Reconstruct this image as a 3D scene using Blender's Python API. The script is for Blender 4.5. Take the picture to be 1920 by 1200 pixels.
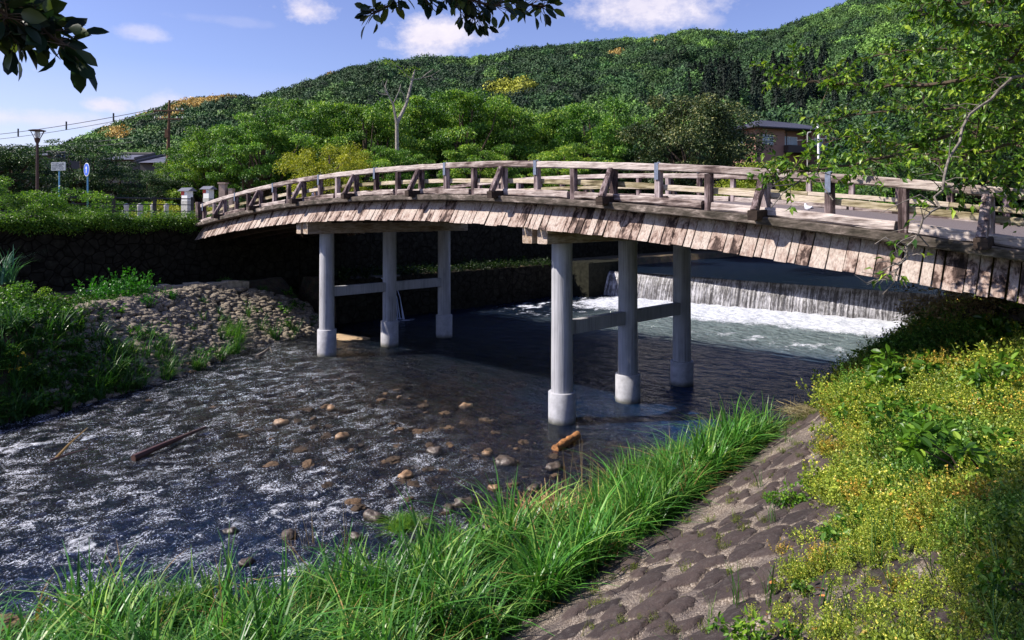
import bpy, math, random
import numpy as np
from mathutils import Vector, Matrix
random.seed(7); rng = np.random.default_rng(7)
R = math.radians
for o in list(bpy.data.objects): bpy.data.objects.remove(o)
sc = bpy.context.scene
C = sc.collection

# ------------------------------------------------------------------ camera, sky, sun, exposure
CAMZ, FPX, HOR = 5.0, 1320.0, 400.0
cd = bpy.data.cameras.new('camera'); cam = bpy.data.objects.new('camera', cd); C.objects.link(cam)
cam.location = (0, 0, CAMZ); cam.rotation_euler = (R(90), 0, 0)
cd.sensor_width = 36; cd.lens = FPX / 1920 * 36; cd.shift_y = -(600 - HOR) / 1920
cd.clip_start = 0.05; cd.clip_end = 6000
sc.camera = cam
SUN = Vector((-0.735, -0.085, 0.672)).normalized()
sl = bpy.data.lights.new('sun', 'SUN'); sun = bpy.data.objects.new('sun', sl); C.objects.link(sun)
sun.rotation_euler = SUN.to_track_quat('Z', 'Y').to_euler(); sun.location = (-40, -5, 60)
sl.energy = 5.0; sl.angle = R(0.5); sl.color = (1.0, 0.93, 0.84)
sc.view_settings.view_transform = 'Standard'; sc.view_settings.look = 'None'
sc.view_settings.gamma = 1.0; sc.view_settings.exposure = 0.58
sc.cycles.max_bounces = 6; sc.cycles.transparent_max_bounces = 12
sc.cycles.diffuse_bounces = 2; sc.cycles.glossy_bounces = 3; sc.cycles.transmission_bounces = 4
sc.cycles.caustics_reflective = False; sc.cycles.caustics_refractive = False
sc.cycles.sample_clamp_indirect = 4

def dirpx(px, py):
    return Vector(((px - 960) / FPX, 1, (HOR - py) / FPX)).normalized()

def nd(nt, typ, **kw):
    n = nt.nodes.new(typ)
    for k, v in kw.items():
        if k.startswith('i_'):
            n.inputs[k[2:].replace('_', ' ')].default_value = v
        elif k.startswith('n_'):
            n.inputs[int(k[2:])].default_value = v
        else:
            setattr(n, k, v)
    return n
def mathn(nt, op, a, b=None, c=None, clamp=False):
    n = nt.nodes.new('ShaderNodeMath'); n.operation = op; n.use_clamp = clamp
    for i, v in enumerate((a, b, c)):
        if v is None: continue
        if isinstance(v, (int, float)): n.inputs[i].default_value = v
        else: nt.links.new(v, n.inputs[i])
    return n.outputs[0]
def mixc(nt, f, a, b, blend='MIX'):
    n = nt.nodes.new('ShaderNodeMix'); n.data_type = 'RGBA'; n.blend_type = blend
    for i, v in ((0, f), (6, a), (7, b)):
        if isinstance(v, (int, float)): n.inputs[i].default_value = v
        elif isinstance(v, (tuple, list)): n.inputs[i].default_value = tuple(v)[:3] + (1,)
        else: nt.links.new(v, n.inputs[i])
    return n.outputs[2]
def ramp(nt, fac, stops, interp='LINEAR'):
    n = nt.nodes.new('ShaderNodeValToRGB'); r = n.color_ramp; r.interpolation = interp
    while len(r.elements) > 1: r.elements.remove(r.elements[-1])
    r.elements[0].position = stops[0][0]
    for p, c in stops[1:]: r.elements.new(p)
    for e, (p, c) in zip(r.elements, stops):
        e.color = (c, c, c, 1) if isinstance(c, (int, float)) else tuple(c) + (1,)
    nt.links.new(fac, n.inputs[0]); return n.outputs[0]
def noise(nt, vec, scale, detail=4, rough=0.55, dist=0.0, out=0):
    n = nt.nodes.new('ShaderNodeTexNoise'); n.inputs['Scale'].default_value = scale
    n.inputs['Detail'].default_value = detail; n.inputs['Roughness'].default_value = rough
    n.inputs['Distortion'].default_value = dist
    if vec is not None: nt.links.new(vec, n.inputs['Vector'])
    return n.outputs[out]
def mapping(nt, vec, scale=(1, 1, 1), loc=(0, 0, 0), rot=(0, 0, 0)):
    n = nt.nodes.new('ShaderNodeMapping'); n.inputs['Scale'].default_value = scale
    n.inputs['Location'].default_value = loc; n.inputs['Rotation'].default_value = rot
    nt.links.new(vec, n.inputs['Vector']); return n.outputs[0]

world = bpy.data.worlds.new('World'); sc.world = world; world.use_nodes = True
nt = world.node_tree; nt.nodes.clear()
sky = nt.nodes.new('ShaderNodeTexSky'); sky.sky_type = 'NISHITA'; sky.sun_disc = False
sky.sun_elevation = math.asin(SUN.z); sky.sun_rotation = math.atan2(SUN.x, SUN.y)
sky.air_density = 1.0; sky.dust_density = 0.25; sky.ozone_density = 3.0; sky.altitude = 100
tc = nt.nodes.new('ShaderNodeTexCoord'); D = tc.outputs['Generated']
hs = nd(nt, 'ShaderNodeHueSaturation', i_Saturation=0.98, i_Value=1.38, i_Hue=0.52)
nt.links.new(sky.outputs[0], hs.inputs['Color'])
skyc = mixc(nt, 1.0, hs.outputs[0], (1.0, 0.99, 1.12), 'MULTIPLY')
sep = nt.nodes.new('ShaderNodeSeparateXYZ'); nt.links.new(D, sep.inputs[0])
# thin pale haze low over the horizon
hz = mathn(nt, 'MULTIPLY', sep.outputs[2], 5.2); hz = mathn(nt, 'SUBTRACT', 1.0, hz, clamp=True)
hn = noise(nt, mapping(nt, D, (2, 2, 9)), 1.6, 4)
hz = mathn(nt, 'MULTIPLY', hz, mathn(nt, 'ADD', mathn(nt, 'MULTIPLY', hn, 0.9), 0.35), clamp=True)
skyc = mixc(nt, mathn(nt, 'MULTIPLY', hz, 0.75), skyc, (7.6, 6.9, 8.6))
total = None
CL = [(575, 20, 52, 26, .85), (832, 66, 105, 38, 1.0), (1205, 10, 125, 45, .9), (204, 196, 34, 12, .75),
      (265, 62, 38, 12, .45), (1335, 38, 22, 10, .35), (310, 200, 40, 22, .5), (60, 222, 160, 14, .5), (430, 40, 90, 8, .12),
      (2300, 80, 200, 60, .8), (-300, 60, 200, 50, .8), (-700, -300, 260, 90, .8), (600, -500, 200, 70, .7), (1900, -500, 250, 80, .7)]
wn = noise(nt, D, 9, 6, 0.62); wn2 = noise(nt, mapping(nt, D, (1, 1, 1.6), (3, 1, 2)), 28, 5, 0.65)
wsum = mathn(nt, 'ADD', mathn(nt, 'MULTIPLY', wn, 1.3), mathn(nt, 'MULTIPLY', wn2, 0.9))
for px, py, rx, ry, amt in CL:
    d = dirpx(px, py)
    v = nt.nodes.new('ShaderNodeVectorMath'); v.operation = 'SUBTRACT'; nt.links.new(D, v.inputs[0]); v.inputs[1].default_value = d
    m = nt.nodes.new('ShaderNodeVectorMath'); m.operation = 'MULTIPLY'; nt.links.new(v.outputs[0], m.inputs[0])
    m.inputs[1].default_value = (FPX / rx, FPX / rx, FPX / ry)
    l = nt.nodes.new('ShaderNodeVectorMath'); l.operation = 'LENGTH'; nt.links.new(m.outputs[0], l.inputs[0])
    x = mathn(nt, 'SUBTRACT', 1.15, l.outputs['Value'])
    x = mathn(nt, 'ADD', x, mathn(nt, 'MULTIPLY', mathn(nt, 'SUBTRACT', wsum, 1.1), 2.0))
    x = mathn(nt, 'MULTIPLY', x, 1.1, clamp=True)
    x = mathn(nt, 'MULTIPLY', x, mathn(nt, 'SUBTRACT', 1.9, l.outputs['Value'], clamp=True))
    x = mathn(nt, 'MULTIPLY', x, amt, clamp=True)
    total = x if total is None else mathn(nt, 'MAXIMUM', total, x)
cloudc = mixc(nt, wn2, (6.6, 6.3, 8.0), (10.0, 9.3, 9.8))
skyc = mixc(nt, total, skyc, cloudc)
bg = nd(nt, 'ShaderNodeBackground', i_Strength=0.075); nt.links.new(skyc, bg.inputs[0])
wo = nt.nodes.new('ShaderNodeOutputWorld'); nt.links.new(bg.outputs[0], wo.inputs[0])

# ------------------------------------------------------------------ frames
TH = math.atan2(-0.7141, 0.7); CT, ST = math.cos(TH), math.sin(TH)
OX, OY = 1.2, 16.9            # foot of the first pillar; s runs along the bridge to the right bank, b upstream
def Wd(s, b, z=0.0):
    s = np.asarray(s, float); b = np.asarray(b, float); z = np.asarray(z, float) + 0 * s
    return np.stack([OX + CT * s - ST * b, OY + ST * s + CT * b, z], -1)
def Lc(x, y):
    dx, dy = np.asarray(x) - OX, np.asarray(y) - OY
    return CT * dx + ST * dy, -ST * dx + CT * dy
def at(px, py, Y):
    return Vector(((px - 960) / FPX * Y, Y, CAMZ + (HOR - py) / FPX * Y))
def onz(px, py, z=0.0):
    return at(px, py, (CAMZ - z) * FPX / (py - HOR))

# ------------------------------------------------------------------ numpy noise
def _h(ix, iy, seed):
    h = (ix.astype(np.int64) * 374761393 + iy.astype(np.int64) * 668265263 + seed * 974634777) & 0xffffffff
    h = ((h ^ (h >> 13)) * 1274126177) & 0xffffffff
    h = (h ^ (h >> 16)) & 0xffffffff
    return h / 4294967295.0
def gn(x, y, seed=0):
    x = np.asarray(x, float); y = np.asarray(y, float)
    ix, iy = np.floor(x), np.floor(y); fx, fy = x - ix, y - iy
    u = fx * fx * fx * (fx * (fx * 6 - 15) + 10); v = fy * fy * fy * (fy * (fy * 6 - 15) + 10)
    def g(i, j):
        a = _h(ix + i, iy + j, seed) * 2 * np.pi
        return np.cos(a) * (fx - i) + np.sin(a) * (fy - j)
    return 1.5 * ((g(0, 0) * (1 - u) + g(1, 0) * u) * (1 - v) + (g(0, 1) * (1 - u) + g(1, 1) * u) * v)
def fbm(x, y, o=4, seed=0, lac=2.03, gain=0.5):
    t = 0; a = 1; n = 0
    for k in range(o):
        t = t + a * gn(x, y, seed + 17 * k); n += a; x = x * lac + 3.1; y = y * lac - 1.7; a *= gain
    return t / n
def sstep(a, b, x):
    t = np.clip((np.asarray(x, float) - a) / (b - a), 0, 1); return t * t * (3 - 2 * t)

# ------------------------------------------------------------------ mesh helpers
def tag(o, label=None, cat=None, group=None, kind=None):
    if label: o['label'] = label
    if cat: o['category'] = cat
    if group: o['group'] = group
    if kind: o['kind'] = kind
    return o
def empty(name, loc, rz=0.0):
    o = bpy.data.objects.new(name, None); C.objects.link(o); o.location = loc; o.rotation_euler = (0, 0, rz)
    o.empty_display_size = 0.3
    return o
def npmesh(name, V, F, mats, smooth=True, attrs=None, midx=None):
    """F: list of (M,k) int arrays"""
    me = bpy.data.meshes.new(name); V = np.asarray(V, np.float32)
    me.vertices.add(len(V)); me.vertices.foreach_set('co', V.ravel())
    if F:
        flat = np.concatenate([f.ravel() for f in F]).astype(np.int32)
        tot = np.concatenate([np.full(len(f), f.shape[1]) for f in F]).astype(np.int32)
        st = np.concatenate([[0], np.cumsum(tot)[:-1]]).astype(np.int32)
        me.loops.add(len(flat)); me.loops.foreach_set('vertex_index', flat)
        me.polygons.add(len(tot)); me.polygons.foreach_set('loop_start', st)
        try: me.polygons.foreach_set('loop_total', tot)
        except Exception: pass
        me.polygons.foreach_set('use_smooth', np.full(len(tot), smooth))
        if midx is not None: me.polygons.foreach_set('material_index', np.asarray(midx, np.int32))
    for k, v in (attrs or {}).items():
        v = np.asarray(v, np.float32)
        if v.ndim == 1:
            a = me.attributes.new(k, 'FLOAT', 'POINT'); a.data.foreach_set('value', v)
        else:
            a = me.attributes.new(k, 'FLOAT_VECTOR', 'POINT'); a.data.foreach_set('vector', v.ravel())
    for m in (mats if isinstance(mats, (list, tuple)) else [mats]): me.materials.append(m)
    me.update(calc_edges=True); me.validate()
    return me
def link(name, me, parent=None):
    o = bpy.data.objects.new(name, me); C.objects.link(o)
    if parent is not None: o.parent = parent
    return o
class MB:
    def __init__(s): s.v = []; s.f = []; s.t = []
    def add(s, V, F, tint=0.5):
        o = len(s.v); s.v += [tuple(map(float, p)) for p in V]; s.f += [[i + o for i in f] for f in F]; s.t += [tint] * len(V)
    def box(s, lo, hi, tint=0.5):
        (a, b, c), (d, e, f) = lo, hi
        s.add([(a, b, c), (d, b, c), (d, e, c), (a, e, c), (a, b, f), (d, b, f), (d, e, f), (a, e, f)],
              [(0, 3, 2, 1), (4, 5, 6, 7), (0, 1, 5, 4), (1, 2, 6, 5), (2, 3, 7, 6), (3, 0, 4, 7)], tint)
    def tube(s, pts, rad, n=8, cap=True, tint=0.5):
        pts = [Vector(p) for p in pts]; V = []; F = []
        if isinstance(rad, (int, float)): rad = [rad] * len(pts)
        ref = Vector((0.31, 0.83, 0.46))
        for i, p in enumerate(pts):
            t = (pts[min(i + 1, len(pts) - 1)] - pts[max(i - 1, 0)]).normalized()
            if i == 0:
                if abs(t.dot(ref)) > .95: ref = Vector((1, 0, 0))
                x = t.cross(ref).normalized()
            else: x = (x - t * x.dot(t)).normalized()
            y = t.cross(x)
            for k in range(n):
                a = 2 * math.pi * k / n; V.append(p + (x * math.cos(a) + y * math.sin(a)) * rad[i])
        for i in range(len(pts) - 1):
            for k in range(n):
                F.append((i * n + k, i * n + (k + 1) % n, (i + 1) * n + (k + 1) % n, (i + 1) * n + k))
        if cap: F.append(tuple(range(n))[::-1]); F.append(tuple((len(pts) - 1) * n + k for k in range(n)))
        s.add(V, F, tint)
    def timber(s, pts, w, h, up=(0, 0, 1), bev=0.014, jit=0.005, seed=0, tint=0.5):
        """squared timber with worn edges swept along pts; w across, h along up"""
        rr = random.Random(seed); pts = [Vector(p) for p in pts]; V = []; F = []; up = Vector(up)
        hw, hh = w / 2, h / 2
        ring = [(-hw + bev, -hh), (hw - bev, -hh), (hw, -hh + bev), (hw, hh - bev), (hw - bev, hh), (-hw + bev, hh), (-hw, hh - bev), (-hw, -hh + bev)]
        for i, p in enumerate(pts):
            t = (pts[min(i + 1, len(pts) - 1)] - pts[max(i - 1, 0)]).normalized()
            x = t.cross(up).normalized(); y = x.cross(t)
            for a, b in ring:
                V.append(p + x * (a + rr.uniform(-jit, jit)) + y * (b + rr.uniform(-jit, jit)))
        for i in range(len(pts) - 1):
            for k in range(8): F.append((i * 8 + k, i * 8 + (k + 1) % 8, (i + 1) * 8 + (k + 1) % 8, (i + 1) * 8 + k))
        F.append(tuple(range(8))[::-1]); F.append(tuple((len(pts) - 1) * 8 + k for k in range(8)))
        s.add(V, F, tint)
    def lathe(s, prof, n=24, c=(0, 0, 0), tint=0.5, wob=0.0):
        V = []; F = []
        for r, z in prof:
            for k in range(n):
                a = 2 * math.pi * k / n; q = r * (1 + wob * math.sin(3 * a + z)); V.append((c[0] + q * math.cos(a), c[1] + q * math.sin(a), c[2] + z))
        for i in range(len(prof) - 1):
            for k in range(n): F.append((i * n + k, i * n + (k + 1) % n, (i + 1) * n + (k + 1) % n, (i + 1) * n + k))
        F.append(tuple(range(n))[::-1]); F.append(tuple((len(prof) - 1) * n + k for k in range(n)))
        s.add(V, F, tint)
    def build(s, name, mat, parent=None, smooth=False):
        me = bpy.data.meshes.new(name); me.from_pydata(s.v, [], s.f); me.materials.append(mat)
        a = me.attributes.new('tint', 'FLOAT', 'POINT'); a.data.foreach_set('value', s.t)
        me.polygons.foreach_set('use_smooth', [smooth] * len(me.polygons)); me.update()
        if smooth:
            try: me.set_sharp_from_angle(angle=R(50))
            except Exception: pass
        return link(name, me, parent)
def dup(o, parent=None):
    c = o.copy(); C.objects.link(c); c.parent = parent
    for ch in list(o.children): dup(ch, c)
    return c

# leaf templates: length along x, width along y, z = blade normal
def T_diamond(): return np.array([(0, 0, 0), (.45, .3, -.05), (1, 0, -.12), (.45, -.3, -.05)]), [(0, 3, 2, 1)]
def T_fold(): return np.array([(0, 0, 0), (.45, 0, 0), (1, 0, -.22), (.42, .24, .09), (.42, -.24, .09)]), [(0, 4, 1), (1, 4, 2), (0, 1, 3), (1, 2, 3)]
def T_oval():
    ys = [(0, 0), (.2, .17), (.48, .25), (.76, .19), (1.0, 0)]
    mid = [(x, 0, -.16 * x * x) for x, _ in ys]
    L = [(x, y, -.16 * x * x + .3 * y) for x, y in ys[1:-1]]; Rr = [(x, -y, z) for x, y, z in L]
    V = np.array(mid + L + Rr)
    F = [(0, 1, 5), (1, 2, 6, 5), (2, 3, 7, 6), (3, 4, 7), (0, 8, 1), (1, 8, 9, 2), (2, 9, 10, 3), (3, 10, 4)]
    return V, F
def unit(v): return v / np.maximum(np.linalg.norm(v, axis=-1, keepdims=True), 1e-9)
def tile(T, O, X, N, S, tint=None):
    tv, tf = T; O = np.asarray(O, float); X = unit(np.asarray(X, float)); N = np.asarray(N, float)
    Z = unit(N - X * (N * X).sum(-1, keepdims=True)); Y = np.cross(Z, X)
    S = np.asarray(S, float).reshape(-1, 1, 1) if np.ndim(S) else S
    V = O[:, None] + S * (tv[None, :, 0:1] * X[:, None] + tv[None, :, 1:2] * Y[:, None] + tv[None, :, 2:3] * Z[:, None])
    n = len(O); k = len(tv); off = (np.arange(n) * k)[:, None]
    by = {}
    for f in tf: by.setdefault(len(f), []).append(f)
    F = [(off[:, None, :] + np.array(fs)[None]).reshape(-1, q) for q, fs in by.items()]
    t = np.repeat(rng.random(n) if tint is None else tint, k)
    return V.reshape(-1, 3), F, t
def joinm(parts):
    V = []; F = []; T = []; o = 0
    for v, f, t in parts:
        V.append(v); T.append(t); F += [a + o for a in f]; o += len(v)
    return np.concatenate(V), F, np.concatenate(T)
def mb_np(m):
    by = {}
    for f in m.f: by.setdefault(len(f), []).append(f)
    return np.array(m.v, float).reshape(-1, 3), [np.array(x) for x in by.values()], np.array(m.t, float)
def rdir(n, up=0.0):
    v = rng.normal(size=(n, 3)); v[:, 2] += up; return unit(v)

# one object scattering copies of small meshes held in its own geometry
def scatter(name, protos, P, S, ROT, TINT, mats, label=None, pm=None):
    V = []; F = []; A = []; T = []; MI = []; o = 0
    for k, (v, f, t) in enumerate(protos):
        V.append(v); A.append(np.full(len(v), k)); T.append(t)
        for a in f:
            F.append(a + o); MI.append(np.full(len(a), pm[k] if pm else 0))
        o += len(v)
    n = len(P); V.append(np.asarray(P)); A.append(np.full(n, -1)); T.append(np.zeros(n))
    V = np.concatenate(V); A = np.concatenate(A); T = np.concatenate(T)
    def full(x, w):
        r = np.zeros((len(V), w)) if w > 1 else np.zeros(len(V)); r[-n:] = x; return r
    if np.ndim(S) == 1: S = np.repeat(np.asarray(S)[:, None], 3, 1)
    me = npmesh(name, V, F, mats, False, {'proto': A, 'tint': T, 'rot': full(ROT, 3), 'scl': full(S, 3), 'itint': full(TINT, 3),
                                           'pick': full(rng.integers(0, len(protos), n), 1)}, np.concatenate(MI))
    ob = link(name, me)
    g = bpy.data.node_groups.new(name, 'GeometryNodeTree')
    g.interface.new_socket('Geometry', in_out='INPUT', socket_type='NodeSocketGeometry')
    g.interface.new_socket('Geometry', in_out='OUTPUT', socket_type='NodeSocketGeometry')
    gi = g.nodes.new('NodeGroupInput'); go = g.nodes.new('NodeGroupOutput')
    def attr(nm, typ):
        a = g.nodes.new('GeometryNodeInputNamedAttribute'); a.data_type = typ; a.inputs[0].default_value = nm; return a.outputs[0]
    pa = attr('proto', 'FLOAT')
    def sel(k):
        c = g.nodes.new('FunctionNodeCompare'); c.data_type = 'FLOAT'; c.operation = 'EQUAL'
        g.links.new(pa, c.inputs[0]); c.inputs[1].default_value = k; c.inputs['Epsilon'].default_value = .1
        s_ = g.nodes.new('GeometryNodeSeparateGeometry'); g.links.new(gi.outputs[0], s_.inputs[0]); g.links.new(c.outputs[0], s_.inputs[1])
        return s_.outputs[0]
    iop = g.nodes.new('GeometryNodeInstanceOnPoints'); g.links.new(sel(-1), iop.inputs['Points'])
    jn = g.nodes.new('GeometryNodeJoinGeometry')
    for k in range(len(protos)):
        gti = g.nodes.new('GeometryNodeGeometryToInstance'); g.links.new(sel(k), gti.inputs[0]); g.links.new(gti.outputs[0], jn.inputs[0])
    g.links.new(jn.outputs[0], iop.inputs['Instance'])
    iop.inputs['Pick Instance'].default_value = True
    g.links.new(attr('pick', 'FLOAT'), iop.inputs['Instance Index'])
    g.links.new(attr('rot', 'FLOAT_VECTOR'), iop.inputs['Rotation'])
    g.links.new(attr('scl', 'FLOAT_VECTOR'), iop.inputs['Scale'])
    g.links.new(iop.outputs[0], go.inputs[0])
    md = ob.modifiers.new('scatter', 'NODES'); md.node_group = g
    tag(ob, label, None, None, 'stuff')
    return ob

# ------------------------------------------------------------------ materials
def newmat(name):
    m = bpy.data.materials.new(name); m.use_nodes = True; nt = m.node_tree; nt.nodes.clear()
    out = nt.nodes.new('ShaderNodeOutputMaterial'); p = nt.nodes.new('ShaderNodeBsdfPrincipled')
    nt.links.new(p.outputs[0], out.inputs[0]); return m, nt, p, out
def bump(nt, p, h, strength=0.5, dist=0.02):
    b = nd(nt, 'ShaderNodeBump', i_Strength=strength, i_Distance=dist); nt.links.new(h, b.inputs['Height']); nt.links.new(b.outputs[0], p.inputs['Normal'])
    return b
def attrn(nt, name, typ='GEOMETRY'):
    a = nt.nodes.new('ShaderNodeAttribute'); a.attribute_name = name; a.attribute_type = typ; return a
def objc(nt): return nt.nodes.new('ShaderNodeTexCoord').outputs['Object']
def leafmat(name, a, b, c=None, trans=0.3, inst=False, rough=0.45, noise_s=0.0):
    m, nt, p, out = newmat(name)
    f = attrn(nt, 'tint').outputs['Fac']
    col = ramp(nt, f, [(0, a), (.6, b), (1, c or b)])
    if inst:
        col = mixc(nt, 1.0, col, attrn(nt, 'itint', 'INSTANCER').outputs['Color'], 'MULTIPLY')
    else:
        oi = nt.nodes.new('ShaderNodeObjectInfo'); col = mixc(nt, 1.0, col, ramp(nt, oi.outputs['Random'], [(0, (.78, .9, .9)), (.35, (1.08, 1.0, .9)), (.7, (.9, .95, .8)), (1, (1.25, 1.12, .9))]), 'MULTIPLY')
    nt.links.new(col, p.inputs['Base Color']); p.inputs['Roughness'].default_value = rough
    p.inputs['Specular IOR Level'].default_value = 0.35
    if trans > 0:
        t = nt.nodes.new('ShaderNodeBsdfTranslucent')
        nt.links.new(mixc(nt, 1.0, col, (1.15, 1.25, .55), 'MULTIPLY'), t.inputs[0])
        x = nt.nodes.new('ShaderNodeMixShader'); x.inputs[0].default_value = trans
        nt.links.new(p.outputs[0], x.inputs[1]); nt.links.new(t.outputs[0], x.inputs[2]); nt.links.new(x.outputs[0], out.inputs[0])
    return m
def woodmat(name, scale, cols, bs=0.5, sub=1.0):
    m, nt, p, out = newmat(name); oc = objc(nt)
    g = noise(nt, mapping(nt, oc, scale), 1.0, 8, .65, .4)
    blot = noise(nt, oc, 2.3, 5, .6)
    tn = attrn(nt, 'tint').outputs['Fac']
    f = mathn(nt, 'ADD', mathn(nt, 'MULTIPLY', g, .75), mathn(nt, 'MULTIPLY', blot, .45))
    f = mathn(nt, 'ADD', f, mathn(nt, 'MULTIPLY', mathn(nt, 'SUBTRACT', tn, .5), .22))
    col = ramp(nt, f, cols)
    fine = noise(nt, mapping(nt, oc, tuple(4 * s for s in scale)), 1.0, 4, .7)
    col = mixc(nt, .55, col, ramp(nt, fine, [(.33, (.17, .14, .14)), (.57, (1.0, 1.0, 1.0))]), 'MULTIPLY')
    nt.links.new(col, p.inputs['Base Color']); p.inputs['Roughness'].default_value = .85
    p.inputs['Specular IOR Level'].default_value = .2
    bump(nt, p, mathn(nt, 'ADD', g, mathn(nt, 'MULTIPLY', fine, .5)), bs, .03)
    return m
WC = [(.38, (.032, .022, .02)), (.49, (.12, .085, .078)), (.57, (.31, .245, .22)), (.72, (.60, .52, .475))]
M_woodh = woodmat('weathered_timber_lengthwise', (1.2, 14, 14), WC)
M_woodv = woodmat('weathered_timber_upright', (16, 16, 1.3), [(.36, (.018, .012, .012)), (.52, (.075, .05, .05)), (.62, (.24, .18, .18)), (.78, (.5, .42, .42))])
M_moss = woodmat('mossy_timber', (1.2, 14, 14), [(.36, (.06, .045, .025)), (.48, (.20, .165, .09)), (.58, (.42, .36, .23)), (.7, (.62, .53, .42))])
M_skirt = woodmat('skirt_boards', (9, 6, 3.2), [(.40, (.03, .02, .018)), (.49, (.10, .066, .055)), (.55, (.36, .26, .215)), (.68, (.53, .445, .385))], .8)
M_edge = woodmat('mossy_deck_edge', (3, 9, 9), [(.4, (.02, .016, .013)), (.52, (.065, .055, .042)), (.66, (.16, .13, .11)), (.8, (.5, .42, .36))])
M_capw = woodmat('cap_beam_timber', (9, 1.2, 9), [(.38, (.06, .04, .03)), (.5, (.22, .15, .1)), (.62, (.42, .31, .22)), (.78, (.6, .5, .42))])
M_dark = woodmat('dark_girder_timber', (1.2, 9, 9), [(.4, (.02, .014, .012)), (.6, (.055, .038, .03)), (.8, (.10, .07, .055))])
def simple(name, col, rough=.7, metal=0.0, nz=0.0, ns=8.0, bs=0.0, wet=False):
    m, nt, p, out = newmat(name)
    if nz > 0:
        n = noise(nt, objc(nt), ns, 6, .6)
        c = ramp(nt, n, [(.3, tuple(x * (1 - nz) for x in col)), (.7, tuple(min(1, x * (1 + nz)) for x in col))])
        nt.links.new(c, p.inputs['Base Color'])
        if wet:
            sp = nt.nodes.new('ShaderNodeSeparateXYZ'); gg = nt.nodes.new('ShaderNodeNewGeometry'); nt.links.new(gg.outputs['Position'], sp.inputs[0])
            wf = ramp(nt, mathn(nt, 'ADD', sp.outputs[2], mathn(nt, 'MULTIPLY', n, .05)), [(.045, (.25, .25, .25)), (.085, (1, 1, 1))]); c = mixc(nt, 1.0, c, wf, 'MULTIPLY'); nt.links.new(c, p.inputs['Base Color'])
        if bs: bump(nt, p, n, bs, .03)
    else: p.inputs['Base Color'].default_value = col + (1,)
    p.inputs['Roughness'].default_value = rough; p.inputs['Metallic'].default_value = metal
    if rough >= .8: p.inputs['Specular IOR Level'].default_value = .12
    return m
def pillarmat():
    m, nt, p, out = newmat('grooved_painted_concrete'); oc = objc(nt)
    g = noise(nt, mapping(nt, oc, (22, 22, .5)), 1.0, 5, .6, .6)
    b = noise(nt, mapping(nt, oc, (3, 3, 1.2)), 1, 5, .6)
    col = ramp(nt, mathn(nt, 'ADD', mathn(nt, 'MULTIPLY', g, .6), mathn(nt, 'MULTIPLY', b, .5)), [(.34, (.17, .17, .18)), (.5, (.36, .36, .38)), (.7, (.50, .50, .53))])
    nt.links.new(col, p.inputs['Base Color']); p.inputs['Roughness'].default_value = .75
    bump(nt, p, g, .55, .03); return m
M_pillar = pillarmat()
def collarmat():
    m, nt, p, out = newmat('smooth_collar_concrete'); oc = objc(nt)
    b = noise(nt, oc, 5, 6, .65); s = nt.nodes.new('ShaderNodeSeparateXYZ'); nt.links.new(oc, s.inputs[0])
    col = ramp(nt, b, [(.3, (.30, .30, .32)), (.7, (.50, .50, .53))])
    wet = ramp(nt, mathn(nt, 'ADD', s.outputs[2], mathn(nt, 'MULTIPLY', b, .08)), [(.06, (.22, .22, .17)), (.13, (.6, .6, .55)), (.2, (1, 1, 1))])
    nt.links.new(mixc(nt, 1, col, wet, 'MULTIPLY'), p.inputs['Base Color']); p.inputs['Roughness'].default_value = .7
    bump(nt, p, b, .2, .02); return m
M_collar = collarmat()
M_strap = simple('blue_grey_steel_strap', (.16, .19, .26), .55, .3, .3, 20)
M_asph = simple('deck_asphalt', (.19, .16, .16), .95, 0, .35, 60, .5)
M_bark = simple('bark', (.10, .075, .055), .9, 0, .5, 9, .6)
M_barkl = simple('lichened_bark', (.19, .165, .14), .9, 0, .6, 16, .6)
M_rock = simple('river_rock', (.085, .065, .05), .4, 0, .7, 9, .9, True)
M_rockt = simple('tan_river_rock', (.26, .16, .085), .5, 0, .6, 9, .8, True)
M_leafA = leafmat('cherry_leaves', (.025, .08, .012), (.155, .32, .035), (.48, .62, .10), .26)
M_leafD = leafmat('dark_leaves', (.01, .03, .012), (.04, .10, .03), (.12, .20, .07), .2)
M_leafY = leafmat('yellow_green_leaves', (.13, .17, .015), (.36, .40, .03), (.58, .55, .06), .25)
M_leafO = leafmat('olive_leaves', (.015, .04, .012), (.06, .10, .03), (.30, .32, .12), .1)
M_leafM = leafmat('maple_leaves', (.03, .09, .01), (.09, .23, .02), (.2, .36, .04), .35)
M_leafR = leafmat('near_cherry_leaves', (.02, .065, .01), (.08, .19, .02), (.28, .42, .05), .32, rough=.35)
M_leafC = leafmat('camphor_leaves', (.008, .02, .012), (.02, .045, .02), (.12, .15, .03), .25, rough=.4)

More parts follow.
